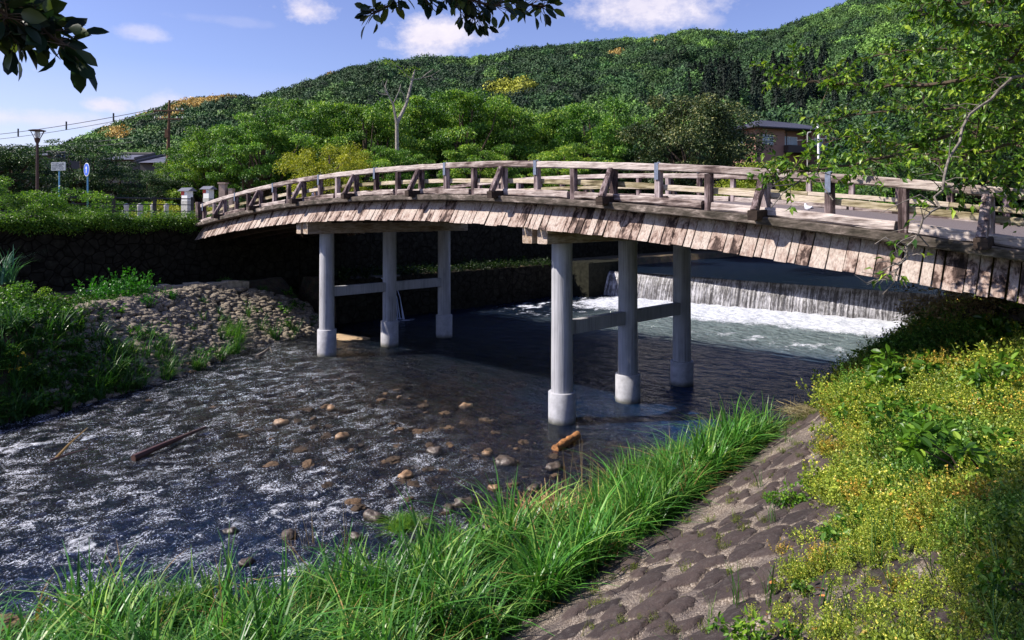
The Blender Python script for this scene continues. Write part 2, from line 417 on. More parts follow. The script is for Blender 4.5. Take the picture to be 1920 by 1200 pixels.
# ------------------------------------------------------------------ terrain heights (s,b)
def toe(b): return np.clip(4.75 - .115 * np.asarray(b, float), 2.6, 6.6)
def edge(b): return np.interp(b, [-30, -14, -11, -8.3, -6, -3.2, .5, 6, 12, 40], [-2, -.4, 1.1, 3.0, 3.9, 3.8, 4.2, 3.7, 2.6, 2.2])
def lsh(b): return np.interp(b, [-30, -14, -9.6, -7.2, -4, -1.7, 1, 3, 4.2, 40], [-5, -7.6, -9.4, -10.2, -12.2, -14.2, -15.3, -16.6, -20, -20])
def weir_b(s): return 21.5 + (s + 14.9) * .0864
def height(s, b):
    s = np.asarray(s, float); b = np.asarray(b, float)
    e, t = edge(b), toe(b)
    bed = -.42 + .10 * fbm(s * .8, b * .8, 3, 5)
    z = bed
    bg_ = .62 * sstep(-4.5, 1, b) * sstep(12, 8, b) * np.exp(-((s - t - 2.3) / 1.5) ** 2) * sstep(-.2, .6, s - t)
    r = np.where(s < t, .35 * np.clip((s - e) / np.maximum(t - e, .2), -1.2, 1), np.minimum(.35 + .5 * (s - t) + bg_, 4.05))
    z = np.where(s > e - .5, np.maximum(bed, r), z)
    l = lsh(b); d = l - s
    berm = np.clip(d * np.interp(b, [-9.5, -6.5], [1.25, .52]), -.6, 1.95) + .12 * fbm(s * .7, b * .7, 3, 9)
    z = np.where(s < l + .8, np.maximum(z, np.where(d < 0, d * .5, berm)), z)
    up = b > weir_b(s) + .6
    z = np.where(up & (s > -15) & (s < 2.5), .9, z)
    z = np.where((b > 4.0) & (s < -17.0), 1.9, z)
    z = np.where(s < -20.55, 4.75, z)
    z = np.where(s > 14, 4.05, z)
    return z
def bulge(s, b): return .62 * sstep(-4.5, 1, b) * sstep(12, 8, b) * np.exp(-((s - toe(b) - 2.3) / 1.5) ** 2) * sstep(-.2, .6, s - toe(b))
def axis(parts):
    out = []
    for a, b, st in parts: out.append(np.arange(a, b, st))
    return np.unique(np.round(np.concatenate(out), 3))
def gridmesh(name, ss, bb, zf, mat, attrs=None, smooth=True):
    S, B = np.meshgrid(ss, bb, indexing='ij'); z = zf(S, B); V = Wd(S.ravel(), B.ravel(), z.ravel())
    n, m = len(ss), len(bb); i = np.arange((n - 1) * m).reshape(n - 1, m)[:, :-1].ravel()
    F = np.stack([i, i + m, i + m + 1, i + 1], -1)
    return npmesh(name, V, [F], mat, smooth, {k: f(S, B).ravel() for k, f in (attrs or {}).items()})
def groundmat():
    m, nt, p, out = newmat('earth_and_gravel')
    g = nt.nodes.new('ShaderNodeNewGeometry'); pos = g.outputs['Position']
    n = noise(nt, pos, 1.3, 8, .65); v = nd(nt, 'ShaderNodeTexVoronoi', i_Scale=9.0); nt.links.new(pos, v.inputs['Vector'])
    col = ramp(nt, n, [(.3, (.035, .03, .016)), (.5, (.085, .065, .035)), (.7, (.18, .13, .07))])
    col = mixc(nt, .4, col, mixc(nt, .5, v.outputs['Color'], (.14, .11, .07)), 'SOFT_LIGHT')
    nt.links.new(col, p.inputs['Base Color']); p.inputs['Roughness'].default_value = .95
    bump(nt, p, mathn(nt, 'ADD', n, mathn(nt, 'MULTIPLY', v.outputs['Distance'], -.5)), .8, .08); return m
M_ground = groundmat()
ss = axis([(-1500, -60, 60), (-60, -24, 3), (-24, -20, .15), (-20, 9, .3), (9, 16, .7), (16, 60, 6), (60, 1501, 90)])
bb = axis([(-300, -40, 26), (-40, -16, 2), (-16, 24, .3), (24, 60, 2), (60, 200, 10), (200, 1801, 80)])
def gh(s, b): return height(s, b) - .05 * ((s > toe(b) - .2) & (s < 13.5))
o = link('ground', gridmesh('ground', ss, bb, gh, M_ground)); tag(o, kind='structure')

# paved stone slope on the right bank
def cells(s, b, cw, cl, seed):
    """jittered rounded stones: returns 0..1 dome and id"""
    x, y = s / cw, b / cl; ix, iy = np.floor(x), np.floor(y); best = np.full(np.shape(x), 9.0); idd = np.zeros(np.shape(x)); sec = best.copy()
    for i in (-1, 0, 1):
        for j in (-1, 0, 1):
            jx, jy = ix + i, iy + j
            cx = jx + .5 + .55 * (_h(jx, jy, seed) - .5); cy = jy + .5 + .7 * (_h(jx, jy, seed + 1) - .5)
            rr = .78 + .5 * _h(jx, jy, seed + 2); an = (_h(jx, jy, seed + 3) - .5) * 1.2
            dx, dy = (x - cx) * cw, (y - cy) * cl
            ex, ey = dx * np.cos(an) - dy * np.sin(an), dx * np.sin(an) + dy * np.cos(an)
            d = np.sqrt((ex / cw) ** 2 + (ey / cl) ** 2) / rr
            sec = np.where(d < best, best, np.minimum(sec, d)); idd = np.where(d < best, _h(jx, jy, seed + 4), idd); best = np.minimum(best, d)
    return best, sec, idd
def pav(s, b):
    wx, wy = s + .07 * gn(s * 3, b * 3, 3) + .03 * gn(s * 9, b * 9, 6), b + .10 * gn(s * 3, b * 3, 4) + .03 * gn(s * 9, b * 9, 7)
    d, d2, idd = cells(wx, wy, .33, .52, 31)
    dome = np.clip(1 - (d / .52) ** 2, 0, 1) ** .45 * sstep(.0, .16, d2 - d)
    patch = sstep(-.05, .15, fbm(s * .45 + 3, b * .45, 2, 77) + .22)      # some parts are plain mortar
    return dome * patch, idd
def pavz(s, b):
    d, idd = pav(s, b)
    return np.minimum(.35 + .5 * (s - toe(b)) + bulge(s, b), 4.05) + d * (.035 + .05 * idd) + .022 * fbm(s * 5, b * 5, 5, 2) + .03 * fbm(s * .8, b * .8, 2, 8)
def pavmat():
    m, nt, p, out = newmat('cobbled_slope'); g = nt.nodes.new('ShaderNodeNewGeometry'); pos = g.outputs['Position']
    st = attrn(nt, 'stone').outputs['Fac']; idd = attrn(nt, 'sid').outputs['Fac']
    n = noise(nt, pos, 14, 6, .7); n2 = noise(nt, pos, 1.7, 4, .6)
    v = nd(nt, 'ShaderNodeTexVoronoi', i_Scale=55.0); nt.links.new(pos, v.inputs['Vector'])
    mortar = mixc(nt, n, (.075, .055, .04), (.27, .205, .15)); mortar = mixc(nt, ramp(nt, v.outputs['Color'], [(.45, 0.0), (.75, 1.0)]), mortar, (.42, .35, .28))
    mortar = mixc(nt, ramp(nt, n2, [(.42, 0.0), (.6, .8)]), mortar, (.12, .095, .085))
    nf = noise(nt, pos, 70, 5, .75); stone = mixc(nt, idd, (.036, .023, .022), (.10, .068, .058)); stone = mixc(nt, ramp(nt, n, [(.5, 0.0), (.7, .6)]), stone, (.17, .145, .13)); stone = mixc(nt, ramp(nt, nf, [(.42, 0.0), (.62, .85)]), mixc(nt, 1.0, stone, (.5, .5, .5), 'MULTIPLY'), stone)
    f = ramp(nt, mathn(nt, 'ADD', st, mathn(nt, 'MULTIPLY', mathn(nt, 'SUBTRACT', n, .5), .5)), [(.2, 0.0), (.42, 1.0)])
    nt.links.new(mixc(nt, f, mortar, stone), p.inputs['Base Color']); p.inputs['Roughness'].default_value = .85
    h = mathn(nt, 'ADD', mathn(nt, 'ADD', n, mathn(nt, 'MULTIPLY', nf, .5)), mathn(nt, 'MULTIPLY', mathn(nt, 'MULTIPLY', v.outputs['Distance'], -1.2), mathn(nt, 'SUBTRACT', 1.0, f)))
    bump(nt, p, h, .8, .03); return m
bbp = np.concatenate([np.arange(-13, 2, .03), np.arange(2, 21, .08)])
ts = np.concatenate([np.arange(-.15, 5, .03), np.arange(5, 8.8, .06)])
TT, BB = np.meshgrid(ts, bbp, indexing='ij'); SS = TT + toe(BB); dm, idd = pav(SS, BB)
V = Wd(SS.ravel(), BB.ravel(), pavz(SS, BB).ravel()); mm_ = len(bbp)
i = np.arange((len(ts) - 1) * mm_).reshape(len(ts) - 1, mm_)[:, :-1].ravel()
o = link('paved_bank_slope', npmesh('paved_bank_slope', V, [np.stack([i, i + mm_, i + mm_ + 1, i + 1], -1)], pavmat(), True, {'stone': dm.ravel(), 'sid': idd.ravel()}))
tag(o, kind='structure')

# ------------------------------------------------------------------ water
def flow_noise(s, b, k, seed): return fbm(s * k, b * k * .6, 4, seed)
def rapid(s, b):
    r = sstep(-.5, -4.5, b + .25 * (s + 3)) * sstep(3.2, 1.0, s + .0 * b) * .9
    r = np.maximum(r, sstep(-3.0, -7.5, b))
    return np.clip(r * (.75 + .5 * fbm(s * .35, b * .35, 2, 41)), 0, 1)
def boil(s, b):
    d = weir_b(s) - b
    return np.clip(sstep(7.6, 3.6, d + 1.4 * fbm(s * .5, b * .5, 3, 12)), 0, 1) * (d > 0)
def foamf(s, b):
    d = weir_b(s) - b + .5 * fbm(s * .6, b * .6, 3, 15)
    f = boil(s, b) * sstep(-15.6, -13.5, s) * (.88 + .4 * fbm(s * 1.4, b * 2.6, 4, 13))
    f2 = sstep(7.2, 8.2, d) * sstep(12.5, 9.0, d) * (.25 + .75 * sstep(-.1, .4, flow_noise(s, b, 1.6, 51))) * sstep(-10, -2, s) * .6
    f2b = sstep(0, 3, d) * sstep(12, 7, d) * sstep(-9, -13, s) * sstep(-17.5, -15, s) * (.2 + .8 * sstep(-.05, .3, flow_noise(s, b, 1.8, 57))) * .8
    # crests of the rapids, patchy
    big = fbm(s * .42 + 1.3, b * .55, 3, 61); rid = 1 - np.abs(fbm(s * 1.5 + .6 * big, b * 1.0, 4, 63)) * 3.2
    f3 = rapid(s, b) * (.12 + .5 * sstep(.0, .35, big)) * sstep(.25, 1.0, rid)
    spot = np.exp(-(((s + 16.1) / 1.1) ** 2 + ((b - 6.6) / .9) ** 2)) * (.35 + .65 * sstep(-.1, .3, fbm(s * 2.5, b * 2.5, 3, 3)))
    return np.clip(np.maximum.reduce([f, f2, f2b, f3, spot * .9]), 0, 1)
def deepf(s, b):
    return np.clip(sstep(3.0, 6.5, b + .9 * fbm(s * .5, b * .5, 2, 18)) + sstep(1, 4, s + .5 * b) * sstep(-1.5, 2, b), 0, 1)
def shal(s, b):
    return sstep(-9, -5, s + 1.5 * fbm(s * .4, b * .4, 2, 19)) * sstep(-8.5, -5, b) * sstep(1.5, -1.0, b) + sstep(-5, -3, b) * sstep(-11.5, -13, s) * .6
def sky_navy(s, b): return sstep(-4, 1, s) * sstep(24, 20, b)  # where sky reflection is painted into the water colour
def milk(s, b):
    d = weir_b(s) - b + .6 * fbm(s * .35, b * .35, 2, 16)
    return sstep(-13, -8, s) * np.clip(sstep(13.8, 8.0, d), 0, 1)
def wz(s, b):
    r = rapid(s, b); bo = boil(s, b); d = weir_b(s) - b
    z = .005 * fbm(s * 2.2, b * 2.2, 3, 21) + .012 * fbm(s * .9 + .5 * b, b * 1.3 - .3 * s, 3, 22)
    rid = 1 - np.abs(fbm(s * 1.5 + .6 * fbm(s * .42 + 1.3, b * .55, 3, 61), b * 1.0, 4, 63)) * 2.4
    z = z + r * (.055 * rid + .05 * fbm(s * 2.6, b * 2.2, 4, 24) + .03 * fbm(s * .5, b * .5, 2, 25) - .03)
    z = z + bo * (.10 * fbm(s * 1.8, b * 1.8, 4, 26) + .06)
    z = z + .05 * sstep(12.5, 9, d) * sstep(3, 6, d) * fbm(s * 1.2, b * 2.4, 3, 28) * 2
    # slight fall of the bed downstream through the rapids
    return z - .03 * sstep(-6, -14, b)
def wmat(name='river_water', deep=(.006, .032, .10)):  # deep: blue body colour painted in for reflected sky
    m, nt, p, out = newmat(name); nt.nodes.remove(p)
    g = nt.nodes.new('ShaderNodeNewGeometry'); pos = g.outputs['Position']
    fo = attrn(nt, 'foam').outputs['Fac']; mk = attrn(nt, 'milk').outputs['Fac']; dp = attrn(nt, 'deep').outputs['Fac']; sh = attrn(nt, 'shallow').outputs['Fac']; rp = attrn(nt, 'rapid').outputs['Fac']
    pr = mapping(nt, pos, (1, 1, 1), (0, 0, 0), (0, 0, -TH))
    n1 = noise(nt, mapping(nt, pr, (5.5, 8.5, 6)), 1, 5, .62, .4); n2 = noise(nt, mapping(nt, pr, (24, 30, 24)), 1, 4, .6)
    n0 = noise(nt, mapping(nt, pr, (1.6, 2.8, 2)), 1, 3, .5)
    h = mathn(nt, 'ADD', mathn(nt, 'MULTIPLY', n1, .12), mathn(nt, 'MULTIPLY', n2, .014)); h = mathn(nt, 'ADD', h, mathn(nt, 'MULTIPLY', n0, .30))
    hr = mathn(nt, 'MULTIPLY', mathn(nt, 'ADD', mathn(nt, 'MULTIPLY', n1, .10), mathn(nt, 'MULTIPLY', n2, .05)), rp)
    b = nd(nt, 'ShaderNodeBump', i_Strength=1.0, i_Distance=1.0); nt.links.new(mathn(nt, 'ADD', h, hr), b.inputs['Height'])
    gl = nd(nt, 'ShaderNodeBsdfGlossy', i_Roughness=.09); nt.links.new(b.outputs[0], gl.inputs['Normal'])
    tr = nd(nt, 'ShaderNodeBsdfTransparent'); tr.inputs[0].default_value = (.50, .48, .42, 1)
    df = nd(nt, 'ShaderNodeBsdfDiffuse'); nt.links.new(mixc(nt, mk, mixc(nt, attrn(nt, 'sky_navy').outputs['Fac'], (.006, .013, .026), deep), (.15, .19, .19)), df.inputs[0])
    nt.links.new(b.outputs[0], df.inputs['Normal'])
    body = nt.nodes.new('ShaderNodeMixShader')
    nt.links.new(mathn(nt, 'SUBTRACT', mathn(nt, 'ADD', .48, mathn(nt, 'ADD', mathn(nt, 'MULTIPLY', mk, .6), mathn(nt, 'MULTIPLY', dp, .5))), mathn(nt, 'MULTIPLY', sh, .34), clamp=True), body.inputs[0])
    nt.links.new(tr.outputs[0], body.inputs[1]); nt.links.new(df.outputs[0], body.inputs[2])
    fr = nd(nt, 'ShaderNodeFresnel', i_IOR=1.36); nt.links.new(b.outputs[0], fr.inputs['Normal'])
    s1 = nt.nodes.new('ShaderNodeMixShader'); nt.links.new(mathn(nt, 'MULTIPLY', fr.outputs[0], 1.0, clamp=True), s1.inputs[0])
    nt.links.new(body.outputs[0], s1.inputs[1]); nt.links.new(gl.outputs[0], s1.inputs[2])
    foam = nd(nt, 'ShaderNodeBsdfDiffuse'); nt.links.new(mixc(nt, ramp(nt, noise(nt, mapping(nt, pr, (5, 9, 6)), 1, 6, .7), [(.35, 0.0), (.62, 1.0)]), (.42, .45, .50), (.80, .81, .85)), foam.inputs[0])
    b2 = nd(nt, 'ShaderNodeBump', i_Strength=1.0, i_Distance=.06); nt.links.new(noise(nt, pr, 16, 6, .7), b2.inputs['Height']); nt.links.new(b2.outputs[0], foam.inputs['Normal'])
    # foam breaks up into bubbles and threads
    fn = noise(nt, mapping(nt, pr, (9, 6.5, 8)), 1, 8, .75, .7); fn2 = noise(nt, pr, 48, 3, .7)
    fa = mathn(nt, 'ADD', fo, mathn(nt, 'MULTIPLY', mathn(nt, 'SUBTRACT', fn, .5), 1.5))
    fa = mathn(nt, 'ADD', fa, mathn(nt, 'MULTIPLY', mathn(nt, 'SUBTRACT', fn2, .5), .7))
    fa = mathn(nt, 'MULTIPLY', mathn(nt, 'SUBTRACT', fa, .42), 3.0, clamp=True)
    spn = mathn(nt, 'ADD', noise(nt, mapping(nt, pr, (36, 26, 34)), 1, 3, .8), mathn(nt, 'MULTIPLY', mathn(nt, 'SUBTRACT', noise(nt, mapping(nt, pr, (2.4, 1.6, 2)), 1, 6, .7, .8), .5), .8))
    glints = mathn(nt, 'MULTIPLY', ramp(nt, spn, [(.597, 0.0), (.64, 1.0)]), mathn(nt, 'MULTIPLY', rp, 1.15, clamp=True))  # white specks: bubbles, plus sun glints painted in as foam colour
    fa = mathn(nt, 'MAXIMUM', fa, glints)
    fa = mathn(nt, 'MULTIPLY', fa, mathn(nt, 'MULTIPLY', mathn(nt, 'ADD', fo, rp), 4.0, clamp=True), clamp=True)
    s2 = nt.nodes.new('ShaderNodeMixShader'); nt.links.new(fa, s2.inputs[0]); nt.links.new(s1.outputs[0], s2.inputs[1]); nt.links.new(foam.outputs[0], s2.inputs[2])
    nt.links.new(s2.outputs[0], out.inputs[0]); return m
M_water = wmat()
ws = axis([(-20.4, -12, .12), (-12, 7, .05)]); wb = axis([(-30, -15, .25), (-15, 5, .05), (5, 23.0, .1)])
o = link('river_water', gridmesh('river_water', ws, wb, wz, M_water, {'foam': foamf, 'milk': milk, 'rapid': rapid, 'deep': deepf, 'shallow': shal, 'sky_navy': sky_navy})); tag(o, kind='structure')
z0 = lambda s, b: 0 * s
o = link('upstream_water', gridmesh('upstream_water', axis([(-17, 4.6, .4)]), axis([(21.6, 140, 1.0)]), lambda s, b: 1.5 + .004 * fbm(s, b, 2, 2), M_water,
     {'foam': z0, 'milk': z0, 'rapid': z0, 'deep': lambda s, b: 0 * s + 1, 'shallow': z0, 'sky_navy': z0})); tag(o, kind='structure')

# weir: concrete step, crest and the falling sheet
M_conc = simple('dark_wet_concrete', (.05, .045, .04), .6, 0, .4, 4, .4)
def fallmat():
    m, nt, p, out = newmat('falling_water'); u = attrn(nt, 'along').outputs['Fac']; v = attrn(nt, 'down').outputs['Fac']
    cx = nt.nodes.new('ShaderNodeCombineXYZ'); nt.links.new(mathn(nt, 'MULTIPLY', u, 9.0), cx.inputs[0]); nt.links.new(mathn(nt, 'MULTIPLY', v, 1.0), cx.inputs[1])
    n = noise(nt, cx.outputs[0], 1.0, 5, .65, .2)
    cy = nt.nodes.new('ShaderNodeCombineXYZ'); nt.links.new(mathn(nt, 'MULTIPLY', u, 16.0), cy.inputs[0]); nt.links.new(mathn(nt, 'MULTIPLY', v, 9.0), cy.inputs[1])
    n2 = noise(nt, cy.outputs[0], 1.0, 4, .7)
    cz = nt.nodes.new('ShaderNodeCombineXYZ'); nt.links.new(mathn(nt, 'MULTIPLY', u, 1.1), cz.inputs[0]); nt.links.new(mathn(nt, 'MULTIPLY', v, 5.0), cz.inputs[1])
    band = noise(nt, cz.outputs[0], 1.0, 4, .6)
    f = mathn(nt, 'ADD', mathn(nt, 'MULTIPLY', n, 1.1), mathn(nt, 'MULTIPLY', n2, .8))
    f = mathn(nt, 'ADD', f, mathn(nt, 'MULTIPLY', ramp(nt, v, [(0, 0.0), (.22, .25), (.3, .55), (.4, .3), (1, .4)]), .45))
    f = mathn(nt, 'ADD', f, mathn(nt, 'MULTIPLY', mathn(nt, 'SUBTRACT', band, .5), .5))
    w = ramp(nt, mathn(nt, 'MULTIPLY', f, .6), [(.62, 0.0), (.86, 1.0)])
    col = mixc(nt, w, (.06, .055, .055), (.62, .61, .64)); nt.links.new(col, p.inputs['Base Color'])
    p.inputs['Roughness'].default_value = .3; bump(nt, p, f, .6, .08)
    return m
fs = np.arange(-15.3, 3.2, .035); fv = np.linspace(0, 1, 22)
S_, T_ = np.meshgrid(fs, fv, indexing='ij')
zc = 1.5 - 1.55 * np.clip((T_ - .12) / .88, 0, 1) ** 1.55 - .02 * T_; bo_ = weir_b(S_) + .28 - .75 * T_ ** .8
rip = .035 * np.sin(S_ * 30 + 9 * gn(S_ * 1.5, S_ * 0, 3)) * (.5 + gn(S_ * .8, S_ * 0, 8)) * sstep(.15, .6, T_) + .05 * fbm(S_ * 5, T_ * 1.2, 3, 5) * T_
V = Wd(S_.ravel(), (bo_ + rip).ravel(), zc.ravel()); m_ = len(fv); i = np.arange((len(fs) - 1) * m_).reshape(len(fs) - 1, m_)[:, :-1].ravel()
M_conc_d = simple('shade_darkened_concrete', (.018, .018, .012), .9, 0, .5, 4, .6)  # pier concrete, its shade painted in as a near-black base
weir = empty('river_weir', Wd(-6, 22.4, 0)); tag(weir, 'low weir with a white sheet of water falling across the river behind the bridge', 'weir')
o = link('water_sheet', npmesh('water_sheet', V, [np.stack([i, i + m_, i + m_ + 1, i + 1], -1)], fallmat(), True, {'along': S_.ravel(), 'down': T_.ravel()}), weir)
o.matrix_parent_inverse = Matrix.Translation(weir.location).inverted()
def lbox(m, s0, s1, b0, b1, z0_, z1_, slope=0.0, tint=.5):
    P = [Wd(s, b, z) for z in (z0_, z1_) for s, b in ((s0, b0), (s1, b0 + slope * (s1 - s0)), (s1, b1 + slope * (s1 - s0)), (s0, b1))]
    m.add(P, [(0, 3, 2, 1), (4, 5, 6, 7), (0, 1, 5, 4), (1, 2, 6, 5), (2, 3, 7, 6), (3, 0, 4, 7)], tint)
def keep(o, root):
    o.matrix_parent_inverse = root.matrix_world.inverted() if False else (Matrix.Translation(root.location) @ Matrix.Rotation(root.rotation_euler.z, 4, 'Z')).inverted(); return o
m = MB(); lbox(m, -15.3, 3.2, 21.5 + .12, 22.6, -.5, 1.44, .0864); keep(m.build('step', M_conc, weir), weir)
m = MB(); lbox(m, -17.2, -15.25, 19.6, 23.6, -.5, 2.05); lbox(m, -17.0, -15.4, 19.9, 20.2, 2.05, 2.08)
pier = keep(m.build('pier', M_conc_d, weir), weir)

# retaining walls on the left bank
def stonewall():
    m, nt, p, out = newmat('shade_darkened_stone_wall'); g = nt.nodes.new('ShaderNodeNewGeometry'); pos = g.outputs['Position']
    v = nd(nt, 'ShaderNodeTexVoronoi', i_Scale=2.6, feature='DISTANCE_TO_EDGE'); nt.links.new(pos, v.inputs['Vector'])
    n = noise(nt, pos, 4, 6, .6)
    col = ramp(nt, n, [(.3, (.010, .009, .006)), (.6, (.028, .025, .018)), (.8, (.05, .05, .03))])  # near-black stone: the wall's shade is put into its colour
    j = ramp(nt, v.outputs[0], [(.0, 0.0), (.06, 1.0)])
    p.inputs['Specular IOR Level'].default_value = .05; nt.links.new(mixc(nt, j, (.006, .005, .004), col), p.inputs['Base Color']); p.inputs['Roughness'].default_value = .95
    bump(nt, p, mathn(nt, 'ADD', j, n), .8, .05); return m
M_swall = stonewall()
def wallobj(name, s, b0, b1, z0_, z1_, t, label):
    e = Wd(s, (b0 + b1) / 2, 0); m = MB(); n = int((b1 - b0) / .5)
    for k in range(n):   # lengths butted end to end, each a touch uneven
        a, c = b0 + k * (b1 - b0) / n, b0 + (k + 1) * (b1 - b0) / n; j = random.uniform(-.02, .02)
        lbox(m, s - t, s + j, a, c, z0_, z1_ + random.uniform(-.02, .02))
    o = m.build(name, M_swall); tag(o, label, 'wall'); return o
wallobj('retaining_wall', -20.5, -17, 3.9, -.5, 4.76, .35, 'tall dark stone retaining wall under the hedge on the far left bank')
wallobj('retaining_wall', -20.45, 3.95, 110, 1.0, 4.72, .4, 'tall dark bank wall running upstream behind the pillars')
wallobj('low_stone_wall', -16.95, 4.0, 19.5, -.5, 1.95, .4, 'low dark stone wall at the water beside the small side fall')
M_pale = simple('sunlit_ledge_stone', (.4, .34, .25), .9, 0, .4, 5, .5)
m = MB()
for k in range(19):
    b_ = -5.6 + k * .32; lbox(m, -18.95 - random.uniform(0, .05), -18.35 + random.uniform(-.04, .06), b_, b_ + .3, 1.2, 2.1 + random.uniform(-.04, .05))
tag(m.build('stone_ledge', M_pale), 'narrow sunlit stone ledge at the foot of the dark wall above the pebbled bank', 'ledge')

# stone-pitched toe of the left bank
def rockproto(seed, n=10, amp=1.0):
    r = np.random.default_rng(seed); th = np.linspace(0, math.pi, n); ph = np.linspace(0, 2 * math.pi, 2 * n, endpoint=False)
    A, B = np.meshgrid(th, ph, indexing='ij'); P = np.stack([np.sin(A) * np.cos(B), np.sin(A) * np.sin(B), np.cos(A)], -1)
    q = amp * .34 * gn(P[..., 0] * 1.4 + seed, P[..., 1] * 1.4 + P[..., 2] * 1.9, seed) + amp * .20 * gn(P[..., 0] * 3 + seed, P[..., 1] * 3 - P[..., 2] * 3.3, seed + 5)
    P = np.sign(P) * np.abs(P) ** .78 * (1 + q)[..., None]; P[..., 0] *= 1.25; P[..., 2] *= .7
    k = 2 * n; F = []
    for i in range(n - 1):
        for j in range(k): F.append((i * k + j, (i + 1) * k + j, (i + 1) * k + (j + 1) % k, i * k + (j + 1) % k))
    return P.reshape(-1, 3), [np.array(F)], np.full(n * k, .5)
RP = [rockproto(k) for k in range(6)]
CP = [rockproto(k + 20, 10, .45) for k in range(5)]
def rockmat(name, inst=True):
    m, nt, p, out = newmat(name); oc = objc(nt); n = noise(nt, oc, 3, 6, .65)
    col = ramp(nt, n, [(.3, (.10, .085, .07)), (.55, (.24, .205, .165)), (.75, (.42, .37, .31))])
    if inst: col = mixc(nt, 1.0, col, attrn(nt, 'itint', 'INSTANCER').outputs['Color'], 'MULTIPLY')
    nt.links.new(col, p.inputs['Base Color']); p.inputs['Roughness'].default_value = .85; bump(nt, p, n, .5, .1); return m
M_rocki = rockmat('bank_cobbles')
n = 2900; b_ = rng.uniform(-8.6, 4.2, n); s_ = lsh(b_) + .35 - rng.random(n) * 4.6
P = Wd(s_, b_, height(s_, b_) + .02); k = (s_ > -18.3) & ~((b_ > 3.2) & (rng.random(n) < .5)); P = P[k]; n = len(P)
sz = rng.uniform(.11, .18, n)
o = scatter('bank_pebbles', CP, P, np.stack([sz, sz * rng.uniform(.8, 1.1, n), sz * .8], -1), np.stack([rng.uniform(-.3, .3, n), rng.uniform(-.3, .3, n), rng.uniform(0, 6.3, n)], -1),
        rng.uniform(.8, 1.6, (n, 1)) * np.array([[1, .97, .88]]), [M_rocki], 'rounded cobbles pitched over the left bank')
n = 1500; b_ = rng.uniform(-14, 3, n); s_ = rng.uniform(-14, 3.8, n); k = (s_ > lsh(b_) - .3) & (s_ < edge(b_) + .5); s_, b_ = s_[k], b_[k]; n = len(s_)
P = Wd(s_, b_, height(s_, b_) + .02); sz = rng.uniform(.05, .2, n) ** 1.0
scatter('riverbed_stones', RP, P, np.stack([sz, sz, sz * .8], -1), np.stack([rng.uniform(-.3, .3, n), rng.uniform(-.3, .3, n), rng.uniform(0, 6.3, n)], -1),
        rng.uniform(.3, 1.0, (n, 1)) * np.array([[1, .72, .45]]), [M_rocki], 'brown stones lying on the shallow river bed')

# ------------------------------------------------------------------ the bridge (local frame: x = s, y = b)
def zr(s): return 6.35 - .0046 * (s + 5.6) ** 2
bridge = empty('arched_bridge', (OX, OY, 0), TH)
tag(bridge, 'long arched footbridge of weathered timber on grey concrete pillars over the river', 'bridge')
SL, SR = -20.25, 13.0
def along(s0, s1, b, drop, st=.28):
    n = max(2, int(abs(s1 - s0) / st) + 1); return [(s, b, zr(s) - drop) for s in np.linspace(s0, s1, n)]
m = MB()
m.timber(along(SL, SR, 2.64, .905, .5), 5.28 + 2 * 1.19, .15, bev=.02, jit=.004); m.build('deck_slab', M_edge, bridge)
m = MB(); m.timber(along(SL, SR, 2.64, .812, .5), 6.7, .03, bev=.005, jit=.002); m.build('deck_surface', M_asph, bridge)
m = MB()
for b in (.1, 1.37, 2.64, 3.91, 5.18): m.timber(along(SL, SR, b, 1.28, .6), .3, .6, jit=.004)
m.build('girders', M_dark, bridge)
sd = 0
